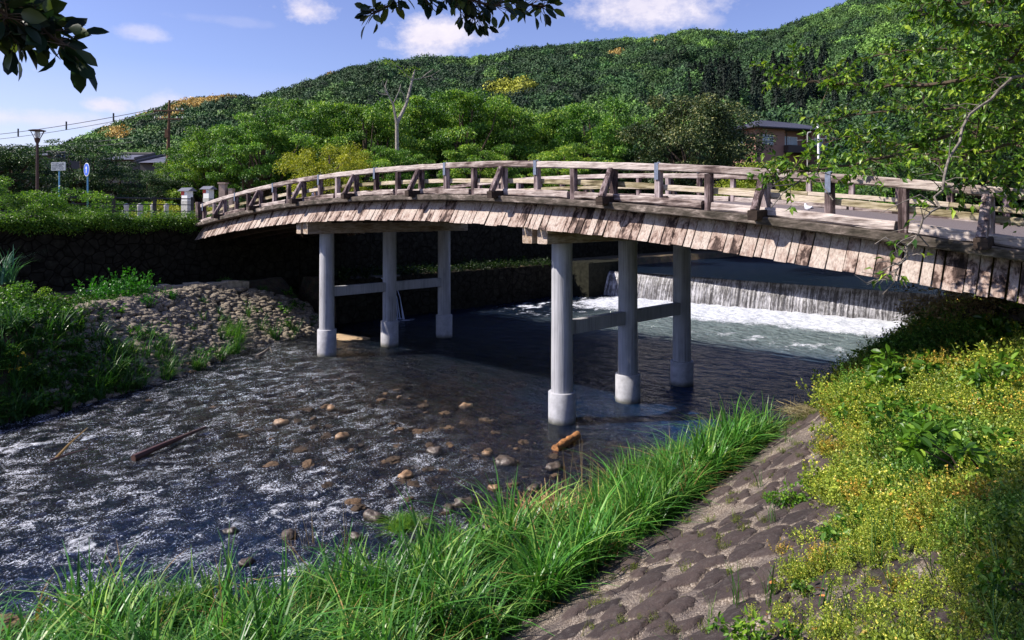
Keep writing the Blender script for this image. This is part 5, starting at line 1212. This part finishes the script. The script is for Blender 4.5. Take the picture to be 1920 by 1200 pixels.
# planting across the road, seen between the bollards
o = shrub_mesh((7.0, 1.0, .75), 120, 150, .12, T_fold(), M_herbp, .4, .5, name='roadside_hedge'); p = at(300, 400, 39.5); put(o, (p.x, 39.5, GZ), R(6)); tag(o, 'low roadside hedge across the road behind the bollards', 'hedge')
o = shrub_mesh((2.4, .9, .6), 60, 150, .12, T_fold(), M_leafY, .4, .5, name='roadside_shrub'); p = at(330, 400, 38); put(o, (p.x, 38, GZ), 0); tag(o, 'yellow-green clipped shrub behind the bollards', 'shrub')
lb = [shrub_mesh((1.5, 1.2, 1.0), 70, 110, .11, T_fold(), M_herbp, .4, .6, name='bank_bush')]
usb = set()
def lbush(src, s, b, k, lab, rz=0, cat='bush', dz=0): 
    o = src if src.name not in usb else dup(src); usb.add(src.name); put(o, Wd(s, b, float(height(s, b)) - .1 + dz), rz, k); tag(o, lab, cat, 'bushes on the left bank'); return o
lbush(lb[0], -13.2, -9.2, .95, 'bright leafy bush at the far left edge above the dark bank', 1)
lbush(lb[0], -12.6, -11.3, 1.0, 'leafy bush at the left edge nearest the camera on the left bank', 3)
lbush(lb[0], -15.6, -8.2, .7, 'small leafy bush at the foot of the wall behind the upright weeds', 4)
fr = empty('frond_plant', Wd(-14.4, -8.8, 2.9)); tag(fr, 'blue-green feathery plant standing above the bush at the left edge', 'plant')
V, F, t = blades(70, 1.3, .3, .05, 1.1); link('fronds', npmesh('fronds', V, F, M_fern, False, {'tint': t}), fr); m = MB(); m.tube([(0, 0, -1.2), (0, 0, .2)], .05, 6); m.build('stem', M_bark, fr)
upw = [weedproto(34, .95, 16, .1, 0, .35) for _ in range(3)]
pp = [(-16.2, -5.0, 1.2), (-16.6, -4.3, 1.0), (-15.7, -5.6, .9), (-16.8, -5.9, 1.0), (-15.2, -4.6, .6), (-16.0, -3.6, .55)]
scatter('upright_weeds', upw, np.array([Wd(s, b, float(height(s, b))) for s, b, _ in pp]), np.array([k for *_, k in pp]), yaw(len(pp)), np.tile([[.55, 1.0, .8]], (len(pp), 1)), [M_herb], 'tall upright weeds on the left bank')
# grass and weeds over the left bank
n = 2600; b_ = rng.uniform(-14, 3, n); d_ = rng.random(n) ** 1.3 * 6.5; s_ = lsh(b_) + .1 - d_
k = (s_ > -20.2) & ((b_ < -7.0 + .8 * rng.normal(size=n)) | (rng.random(n) < .035)); s_, b_, d_ = s_[k], b_[k], d_[k]; n = len(s_)
scatter('left_bank_weeds', HP + WP[:3], Wd(s_, b_, height(s_, b_)), rng.uniform(.8, 1.6, n), yaw(n, .3), rng.uniform(.45, 1.1, (n, 1)) * np.array([[.85, 1, .9]]), [M_herb], 'mixed low weeds on the left bank')
n = 520; b_ = rng.uniform(-12, 1.5, n); d_ = rng.random(n) ** 1.6 * 2.2; s_ = lsh(b_) + .25 - d_; k = (fbm(b_ * .9, b_ * 0, 2, 88) > -.12) | (b_ < -6); k &= rng.random(n) < np.interp(b_, [-5.5, -4, 1.5], [1, .35, .08]); s_, b_ = s_[k], b_[k]; n = len(s_)
scatter('left_bank_grass', reedP, Wd(s_, b_, height(s_, b_)), rng.uniform(.45, .95, n), yaw(n), rng.uniform(.6, 1.05, (n, 1)) * np.ones((1, 3)), [M_reed], 'grass fringing the water on the left bank')
def tuft(name, loc, nb, h, sp, mat, lab, w=.02, lean=1.0, grp='grass tufts at the water'):
    V, F, t = blades(nb, h, sp, w, lean); o = link(name, npmesh(name, V, F, mat, False, {'tint': t})); o.location = loc; tag(o, lab, 'grass tuft', grp); return o
for px, py, nb, h, sp, lab in ((190, 742, 160, .75, .22, 'small round grass tuft standing in the water off the left bank'), (430, 652, 320, 1.15, .5, 'bright grass tuft below the pebbled slope, nearest the left pillars'),
                               (235, 700, 320, 1.0, .5, 'broad bright grass tuft behind the one standing in the water'), (110, 745, 240, 1.0, .4, 'grass tuft in the shade between the irises and the broad tuft'), (330, 672, 200, .6, .5, 'low grass tuft between the two bright tall ones')):
    tuft('grass_tuft', onz(px, py, .02), nb, h, sp, M_reedp, lab)
tf = tuft('iris_clump', onz(22, 760, .1), 140, 1.25, .4, M_reedp, 'clump of yellow irises at the left edge', .03, .6)
V, F, t = tile(T_oval(), np.repeat(np.array([(random.uniform(-.4, .4), random.uniform(-.3, .3), random.uniform(.95, 1.35)) for _ in range(16)]), 6, 0), rdir(96, .2), rdir(96, .6), .085, np.full(96, 1.0))
link('blossoms', npmesh('blossoms', V, F, simple('yellow_petals', (.8, .55, .03), .6), False, {'tint': t}), tf)
tuft('sedge_tuft', onz(755, 1003, .05) + Vector((0, 0, .1)), 420, .24, .22, M_herbp, 'drooping yellow-green sedge tuft on a rock by the near water edge', .012, 2.4)

# ------------------------------------------------------------------ rocks, log and driftwood in the river
def rrock(px, py, w, lab, mat=None, k=0, hh=.8, grp='rocks breaking the river surface'):
    p = onz(px, py, 0); r = w * p.y / FPX / 2 / 1.15; v, f, t = RP[k % 6]; v = v * np.array([r, r * .85, r * hh * 1.3]) + 0
    o = link('river_rock', npmesh('river_rock', v, f, mat or M_rock, True)); o.location = p + Vector((0, r * .4, r * .02)); o.rotation_euler = (0, 0, k * 1.3); tag(o, lab, 'rock', grp)
for i, (px, py, w, lab, mt) in enumerate([
    (526, 796, 28, 'round tan rock in the rapids, left of the brown square one', M_rockt), (640, 822, 28, 'squarish brown rock in the rapids right of the tan round one', M_rockt), (814, 850, 30, 'dark brown rock in the shallows halfway to the log', M_rock),
    (279, 720, 20, 'whitish rock near the left bank grass', M_rockt), (620, 768, 20, 'flat orange rock barely above water, behind the tan round one', M_rockt), (874, 764, 22, 'flat orange-brown rock left of the front pillar', M_rockt),
    (748, 746, 12, 'tiny pale rock in the calm water between the pillar rows', M_rockt), (912, 853, 18, 'small ochre rock closest to the floating log on its left', M_rockt), (760, 896, 28, 'low ochre rock in the middle of the shallows', M_rockt),
    (925, 918, 24, 'wet ochre rock among the near shallows', M_rockt), (870, 950, 40, 'large dark wet rock close to the near grass', M_rock), (840, 958, 26, 'dark wet rock touching the left of the largest one', M_rock),
    (948, 872, 40, 'flat dark rock under the end of the log', M_rock), (1000, 920, 26, 'brown rock at the tip of the near grass', M_rock), (700, 975, 40, 'long reddish rock washed by foam near the grass', M_rock), (798, 976, 14, 'small tan rock on top beside the sedge tuft', M_rockt),
    (540, 1010, 34, 'dark rock in the near left rapids beside the dry stalks', M_rock), (430, 1000, 24, 'small dark rock in the lower left rapids', M_rock), (460, 1060, 30, 'pale dark rock nearest the bottom grass', M_rock), (665, 1010, 26, 'brown rock just behind the dry stalks', M_rock),
    (1560, 745, 34, 'grey stone at the paved edge beside the deep water', M_rock), (1600, 705, 30, 'grey stone farther along the paved edge toward the weir', M_rock), (1040, 880, 30, 'submerged brown rock below the log', M_rock)]):
    rrock(px, py, w, lab, mt, i)
def sandbar(px, py, w, d, lab):
    v, f, t = rockproto(4, 12); p = onz(px, py); o = link('sand_bar', npmesh('sand_bar', v * np.array([w, d, .12]), f, simple('sand', (.42, .3, .18), .95, 0, .2, 20, .3), True)); o.location = p; o.rotation_euler = (0, 0, R(-30)); tag(o, lab, 'sand bar')
sandbar(650, 634, .75, .45, 'small sunlit sand bar right behind the first left pillar')
a, c = onz(1040, 845), onz(1084, 824); a.z = .03; c.z = .10
M_log = simple('orange_wet_wood', (.34, .15, .05), .6, 0, .75, 16, 1.0)
lg = empty('floating_log', a); tag(lg, 'short orange-brown log floating beside the front pillar', 'log'); m = MB(); D_ = c - a
m.tube([D_ * f + Vector((random.uniform(-.012, .012), 0, random.uniform(-.01, .01))) for f in np.linspace(0, 1, 14)], [random.uniform(.075, .1) for _ in range(14)], 14); m.build('trunk', M_log, lg, True);
M_plank = simple('dark_wet_plank', (.07, .03, .022), .5, 0, .4, 6, .4)
def stick(name, pts, r, mat, lab, cat): m = MB(); m.tube(pts, r, 7); tag(m.build(name, mat, None, True), lab, cat, 'driftwood in the rapids')
stick('driftwood_pole', [onz(250, 863) + Vector((0, 0, .04)), onz(300, 845) + Vector((0, 0, .09)), onz(385, 811) + Vector((0, 0, .12))], [.075, .06, .03], M_plank, 'long dark reddish driftwood pole lying across the left rapids', 'driftwood')
stick('driftwood_stick', [onz(105, 862) + Vector((0, 0, .03)), onz(128, 862) + Vector((0, 0, .3)), onz(140, 862) + Vector((.2, .1, .62))], [.03, .02, .008], simple('tan_stick', (.3, .19, .08), .8), 'thin tan stick rising steeply from the left rapids', 'driftwood')
stick('driftwood_stick', [onz(95, 866) + Vector((0, 0, .03)), onz(130, 858) + Vector((0, 0, .08)), onz(165, 850) + Vector((0, 0, .1))], [.03, .02, .01], M_plank, 'thin dark stick lying flat beside the steep tan one', 'driftwood')
stick('driftwood_branch', [onz(482, 672) + Vector((0, 0, .05)), onz(494, 668) + Vector((0, 0, .12)), onz(506, 663) + Vector((0, 0, .22)), onz(510, 668) + Vector((0, 0, .1))], [.09, .06, .03, .01], M_barkl, 'pale branch stuck in the shallows off the pebbled bank', 'driftwood')
# small side fall behind the left pillars
sf = empty('side_fall', Wd(-16.9, 6.6, 0)); tag(sf, 'thin side fall dropping from the dark wall behind the left pillars', 'waterfall')
M_spray = simple('falling_threads', (.5, .55, .68), .3)
m = MB()
for k in range(9):
    y = random.uniform(-.5, .5); m.tube([(-.15, y, 2.0), (.15 + .1 * random.random(), y * .9, 1.85), (.45 + .15 * random.random(), y * .8 + .1, 1.0), (.6 + .25 * random.random(), y * .7 + .15, 0.0)], [.02, .02, .015, .03], 5)
o = m.build('water_threads', M_spray, sf); o.rotation_euler = (0, 0, TH)
m = MB(); m.box((-.6, -.7, 1.95), (.0, .7, 2.02)); o = m.build('spill_lip', M_conc, sf); o.rotation_euler = (0, 0, TH)

# ------------------------------------------------------------------ cherry tree on the right, its limbs reaching over the bridge
ct = empty('near_cherry_tree', (9.0, 7.4, 3.6)); O_ = Vector(ct.location); tag(ct, 'near cherry tree whose leafy branches reach in from the right', 'tree')
def A3(px, py, Y): return at(px, py, Y) - O_
m = MB(); m.tube([(0, 0, -.3), (.1, .05, 1.2), (0, .1, 2.4), (-.2, .3, 4.2), (0, .4, 6.5)], [.36, .28, .25, .19, .1], 12); m.build('trunk', M_bark, ct, True)
root_pts = {1: (0, .1, 2.4), 2: (-.1, .2, 3.3), 3: (-.2, .3, 4.2)}
limbs = [  # start, polyline (px,py,Y), radius
 (2, [(1990, 170, 8.2), (1830, 156, 8.8), (1700, 158, 9.2), (1600, 163, 9.6), (1530, 157, 9.8), (1452, 138, 10)], .055),
 (2, [(1960, 240, 8.6), (1850, 240, 9.2), (1760, 258, 9.4), (1690, 286, 9.4), (1600, 310, 9.3), (1500, 318, 9.2), (1440, 330, 9.1)], .05),
 (1, [(2000, 120, 8.2), (1900, 150, 8.0), (1815, 215, 7.8), (1775, 320, 7.4), (1755, 385, 7.2), (1722, 440, 7.1), (1688, 492, 7.0), (1672, 525, 7.0)], .017),
 (3, [(1980, 40, 7.5), (1900, 50, 8.0), (1820, 48, 8.4), (1760, 28, 8.8), (1710, 20, 9.0)], .06),
 (3, [(1990, -30, 7.2), (1900, -10, 7.6), (1820, 10, 8), (1740, -5, 8.2)], .05),
 (2, [(1980, 120, 8.8), (1880, 112, 9.6), (1800, 95, 10), (1720, 96, 10.3), (1640, 104, 10.6)], .045),
 (2, [(1990, 300, 9), (1880, 265, 9.8), (1800, 275, 10.4), (1700, 300, 10.8), (1620, 318, 11)], .04),
 (2, [(1990, 200, 9), (1900, 195, 10), (1800, 200, 10.6), (1700, 205, 11), (1600, 215, 11.3), (1540, 232, 11.4)], .045),
 (1, [(1990, 350, 8.5), (1900, 330, 9), (1840, 345, 9.4), (1780, 352, 9.6)], .035),
 (3, [(2000, 90, 7.4), (1930, 75, 7.9), (1880, 120, 8.3), (1850, 190, 8.6), (1830, 260, 8.8)], .04),
 (2, [(1990, 150, 9.5), (1900, 140, 10.2), (1820, 150, 10.6), (1750, 130, 10.9), (1680, 135, 11.1)], .035),
 (2, [(1720, 274, 9.4), (1650, 270, 9.6), (1590, 262, 9.8), (1540, 270, 9.9)], .025),
 (1, [(2000, 260, 8.2), (1920, 262, 8.8), (1860, 280, 9.0), (1800, 295, 9.1), (1740, 300, 9.2)], .035)]
hang_ = lambda i: i == 2
twigP, twigX, twm = [], [], MB()
for li, (st, poly, r0) in enumerate(limbs):
    pts = [A3(*q) for q in poly]
    if poly[0][0] > 1900: pts = [Vector(root_pts[st])] + pts
    # smooth with jitter
    fine = []
    for a, b in zip(pts[:-1], pts[1:]):
        for f in (0, .25, .5, .75): fine.append(a.lerp(b, f) + Vector(rng.normal(size=3)) * .018)
    fine.append(pts[-1]); n_ = len(fine); m = MB(); rad = [(r0 if hang_(li) else r0 * .6) * (1 - .85 * i / (n_ - 1)) + .004 for i in range(n_)]; m.tube(fine, rad, 7)
    hang = li == 2
    for i in range(3, n_):
        if fine[i].x + O_.x > 1960 / 1320 * 9: continue
        for q in range(3 if hang else (2 if li in (6, 7, 8, 11, 12) else 4)):
            if random.random() < (.45 if hang else .08): continue
            d = Vector((rng.normal() - .5, rng.normal() * .9, rng.normal() * .55 + (.0 if hang else .12))).normalized(); L = random.uniform(.2, .6) * (.6 if hang else 1); p0 = fine[i].lerp(fine[i - 1], random.random())
            tp = [p0, p0 + d * L * .5 + Vector((0, 0, .02)), p0 + d * L + Vector((0, 0, -.06 * L))]; m.tube(tp, [.006, .004, .002], 4, False)
            nl = (random.randint(0, 3) if hang else random.randint(9, 16))
            for _ in range(nl):
                f = random.uniform(.25, 1.05); twigP.append(tp[0].lerp(tp[2], f) + Vector((0, 0, .04 * math.sin(3 * f)))); s__ = Vector(rng.normal(size=3)) * .7; twigX.append(d * .8 + s__ + Vector((0, 0, -.55)))
    m.build('branch', M_barkl if hang else M_bark, ct, True)
# bare crooked twig ends of the hanging branch
m = MB()
for poly in ([(1688, 492, 7), (1668, 500, 7), (1640, 515, 7.05), (1615, 510, 7.1)], [(1688, 492, 7), (1700, 478, 7), (1702, 465, 7), (1698, 470, 6.95)], [(1680, 505, 7), (1676, 530, 7), (1655, 552, 7)], [(1722, 440, 7.1), (1690, 452, 7.1), (1678, 462, 7.1), (1684, 480, 7.1)],
             [(1722, 440, 7.1), (1735, 455, 7.1), (1742, 462, 7.1)], [(1755, 385, 7.2), (1725, 365, 7.2), (1690, 380, 7.2), (1650, 400, 7.2)], [(1672, 525, 7), (1650, 520, 7), (1625, 531, 7), (1602, 515, 7)], [(1700, 474, 7), (1660, 445, 7.1), (1640, 458, 7.1)],
             [(1450, 345, 9.1), (1475, 330, 9.2), (1500, 318, 9.2)], [(1445, 390, 8.8), (1470, 360, 9.0), (1508, 335, 9.2)], [(1440, 350, 9), (1490, 345, 9.1), (1530, 318, 9.2)], [(1562, 375, 8.9), (1545, 352, 9), (1530, 318, 9.2)]):
    m.tube([A3(*q) for q in poly], [.009, .007, .005, .003][:len(poly)], 5, False)
m.build('bare_twigs', M_barkl, ct, True)
# denser leafage hiding the trunk side
N_ = 2300; cx = np.array([A3(1890, 160, 9.6), A3(1870, 250, 9.8), A3(1925, 310, 9.4), A3(1880, 110, 10.6), A3(1925, 60, 9.4), A3(1850, 200, 11), A3(1880, 310, 11.2), A3(1900, 220, 10.5), A3(1840, 170, 11.3)])
ci = rng.integers(0, len(cx), N_); Pd = cx[ci] + rng.normal(size=(N_, 3)) * [.40, .5, .3]
Pl = np.concatenate([np.array(twigP), Pd]); Xl = np.concatenate([np.array(twigX), rdir(N_) + [0, 0, -.5]]); n_ = len(Pl)
V, F, t = tile(T_fold(), Pl, Xl, rdir(n_, 1.2), rng.uniform(.065, .13, n_), np.clip(.52 + .26 * rng.normal(size=n_), 0, 1))
link('leaves', npmesh('leaves', V, F, M_leafR, False, {'tint': t}), ct)

# ------------------------------------------------------------------ broadleaf tree over the camera: twigs hang into the top of the frame
bt = empty('overhead_tree', (-3.6, -1.6, 3.4)); O_ = Vector(bt.location); tag(bt, 'dark glossy broadleaf tree whose twigs hang into the top of the picture', 'tree')
m = MB(); m.tube([(0, 0, -.3), (0, 0, 2), (.3, .3, 3.6), (.6, .8, 5.5)], [.3, .24, .2, .1], 12); m.build('trunk', M_bark, bt, True)
LP, LX, LS = [], [], []
def sprig(pts, nl, ls, r=.012, spread=.09, side=.5):
    P = [A3(*q) if len(q) == 3 else Vector(q[:3]) for q in pts]; m = MB(); m.tube(P, [r * (1 - .7 * i / (len(P) - 1)) for i in range(len(P))], 6, False)
    for _ in range(nl):
        k = random.randint(max(0, len(P) - 3), len(P) - 2); f = random.random(); c = P[k].lerp(P[k + 1], f); d = Vector(rng.normal(size=3)) + (P[k + 1] - P[k]).normalized() * .5; d.normalize()
        e = c + d * random.uniform(.2, 1) * spread; m.tube([c, e], [.003, .002], 3, False); LP.append(e); LX.append(d + Vector((0, 0, -.25))); LS.append(ls * random.uniform(.75, 1.2))
    m.build('twig', M_bark, bt, True)
J1 = tuple(A3(-80, -120, 2.2))
def W(*q): return q
def from_tree(a, *pts, **k):
    P0 = Vector((.3, .3, 3.6)); A_ = A3(*a); B_ = P0.lerp(A_, .6) + Vector((0, 0, .35)); return [P0, B_, A_] + [A3(*q) for q in pts]
def sprig2(P, nl, ls, r, spread):
    m = MB(); n_ = len(P); m.tube(P, [max(.004, r * (1 - .8 * i / (n_ - 1))) for i in range(n_)], 6, False)
    for _ in range(nl):
        k = random.randint(max(2, n_ - 4), n_ - 2); c = P[k].lerp(P[k + 1], random.random()); d = Vector(rng.normal(size=3)) + (P[k + 1] - P[k]).normalized() * .6; d.normalize()
        e = c + d * random.uniform(.15, 1) * spread; m.tube([c, e], [.0025, .0015], 3, False); LP.append(e); LX.append(d + Vector((0, 0, -.2))); LS.append(ls * random.uniform(.75, 1.2))
    m.build('twig', M_bark, bt, True)
sprig2(from_tree((-60, -60, 2.3), (10, -15, 2.35), (60, 35, 2.4), (100, 72, 2.4), (130, 88, 2.4)), 60, .088, .02, .10)
sprig2(from_tree((-90, 0, 2.2), (-25, 15, 2.3), (10, 50, 2.35), (35, 72, 2.35)), 55, .088, .02, .10)
sprig2(from_tree((-20, -60, 2.5), (10, -30, 2.5), (35, 0, 2.5), (60, 22, 2.5), (78, 34, 2.5)), 50, .085, .02, .10)
sprig2(from_tree((-80, -40, 2.2), (-30, -10, 2.2), (0, 20, 2.25), (15, 35, 2.25)), 50, .088, .02, .11)
sprig2(from_tree((760, -80, 3.6), (750, -20, 3.6), (730, 10, 3.6), (708, 22, 3.6), (695, 26, 3.6)), 44, .07, .016, .07)
sprig2(from_tree((800, -90, 3.6), (830, -30, 3.6), (850, 5, 3.6), (880, 22, 3.6), (902, 38, 3.6)), 60, .07, .018, .075)
sprig2(from_tree((860, -90, 3.7), (900, -30, 3.7), (950, 0, 3.7), (985, 8, 3.7), (1022, 12, 3.7)), 70, .07, .018, .085)
sprig2(from_tree((820, -100, 3.4), (830, -40, 3.5), (860, -10, 3.5), (900, 5, 3.5), (940, 12, 3.5)), 80, .07, .018, .10)
sprig2(from_tree((760, -90, 3.5), (780, -40, 3.5), (790, -12, 3.5), (800, -2, 3.5)), 45, .07, .018, .06)
# crown above the frame, shading the bottom right corner and the grass behind the camera
cen = np.array([(-1.3, 2.3, 6.7), (-.9, 2.8, 6.9), (-1.9, 1.9, 7.0), (-.4, 2.2, 6.5), (-2.6, 1.0, 7.4), (-3.4, .2, 7.6), (-1.2, 1.4, 7.3), (-4.2, -1, 8), (-3, -2, 8.2), (-.2, 1.2, 6.6), (-1.6, 2.9, 7.2), (-1.1, 3.3, 7.0), (-.5, 3.2, 6.8), (-1.5, 3.7, 7.5), (-.9, 1.9, 6.4)]) - np.array(O_)
for c in cen:
    m = MB(); m.tube([(.3, .3, 3.6), tuple((np.array([.3, .3, 3.6]) * .4 + c * .6) + [0, 0, .2]), tuple(c)], [.06, .035, .01], 6, False); m.build('limb', M_bark, bt, True)
N_ = 4200; ci = rng.integers(0, len(cen), N_); Pd = cen[ci] + rng.normal(size=(N_, 3)) * [.36, .36, .2]
c2 = np.array([(-1.75, 4.55, 8.0), (-2.25, 3.9, 8.0), (-2.55, 3.4, 7.9), (-2.1, 4.9, 8.4), (-2.9, 3.0, 8.0)]) - np.array(O_); q2 = rng.integers(0, 5, 5200); Pd = np.concatenate([Pd, c2[q2] + rng.normal(size=(5200, 3)) * [.30, .28, .14]]); N_ += 5200
for c in c2:
    m = MB(); m.tube([(.5, .7, 5.2), tuple((np.array([.5, .7, 5.2]) * .45 + c * .55) + [0, 0, .3]), tuple(c)], [.05, .03, .01], 6, False); m.build('limb', M_bark, bt, True)
Pl = np.concatenate([np.array(LP), Pd]); Xl = np.concatenate([np.array(LX), rdir(N_)]); Sl = np.concatenate([np.array(LS), rng.uniform(.06, .09, N_)])
V, F, t = tile(T_oval(), Pl, Xl, rdir(len(Pl), .7), Sl)
link('leaves', npmesh('leaves', V, F, M_leafC, True, {'tint': t}), bt)

# undergrowth darkening the ledge below the far wall, shade put into its tints
n = 420; b_ = rng.uniform(4.2, 19, n); s_ = rng.uniform(-20.2, -17.0, n)
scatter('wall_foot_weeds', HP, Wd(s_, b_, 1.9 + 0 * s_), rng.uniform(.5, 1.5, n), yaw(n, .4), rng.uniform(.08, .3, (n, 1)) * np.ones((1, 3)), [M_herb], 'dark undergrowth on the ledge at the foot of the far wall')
n = 380; b_ = rng.uniform(-6.5, -1, n); s_ = rng.uniform(-12, 4, n); k = s_ < edge(b_) ; s_, b_ = s_[k & (s_ > lsh(b_) + 1)], b_[k & (s_ > lsh(b_) + 1)]; k = rng.random(len(s_)) < np.interp(s_, [-10, -3, 3], [.08, .5, .9]); s_, b_ = s_[k], b_[k]; n = len(s_)
sz = rng.uniform(.05, .13, n); scatter('shallow_stones', RP, Wd(s_, b_, -.08 + 0 * s_ + .06 * rng.random(n)), np.stack([sz, sz, sz * .8], -1), yaw(n, .4), rng.uniform(.15, .6, (n, 1)) * np.array([[1, .68, .4]]), [M_rocki], 'ochre stones awash in the shallows left of the front pillar')

TK = tree_mesh(7.0, 3.2, 110, 260, .15, T_fold(), M_leafD, M_bark, .9, .3, .1, .5, .4, name='dark_maple')
for i, (px, Y, top, lab) in enumerate([(1960, 17.5, -20, 'tall dark tree filling the right edge above the bridge end'), (1860, 18, 40, 'dark tree behind the near cherry leaves, left of the tallest dark one')]):
    plant(TK, px, Y, top, 7.4, lab, 'tree', 'dark trees at the right edge', 1.0 if i else .85, 2.6)

k2 = rng.integers(0, len(P), 3); n = 190; b_ = rng.uniform(-14, .8, n); s_ = edge(b_) + (toe(b_) + .2 - edge(b_)) * rng.random(n)
dryb = [blades(6, rng.uniform(.5, .9), .12, .016, 1.6) for _ in range(4)]
scatter('dead_blades', dryb, Wd(s_, b_, zat(s_, b_) - .02), rng.uniform(.6, 1.15, n), yaw(n, .3), rng.uniform(.6, 1.0, (n, 1)) * np.array([[1, .95, .75]]), [M_straw], 'bent straw-coloured blades among the green river grass')
n = 330; b_ = rng.uniform(-12.5, 4, n); s_ = toe(b_) + (wbS(b_) - toe(b_)) * rng.random(n) ** .8; sz = rng.uniform(.15, .5, n)
scatter('paving_weeds', WP + GP_, Wd(s_, b_, zat(s_, b_) - .015), sz, yaw(n, .3), rng.uniform(.5, 1.1, (n, 1)) * np.array([[1, .9, .8]]), [M_weed], 'small weeds rooted in the joints of the paved slope')
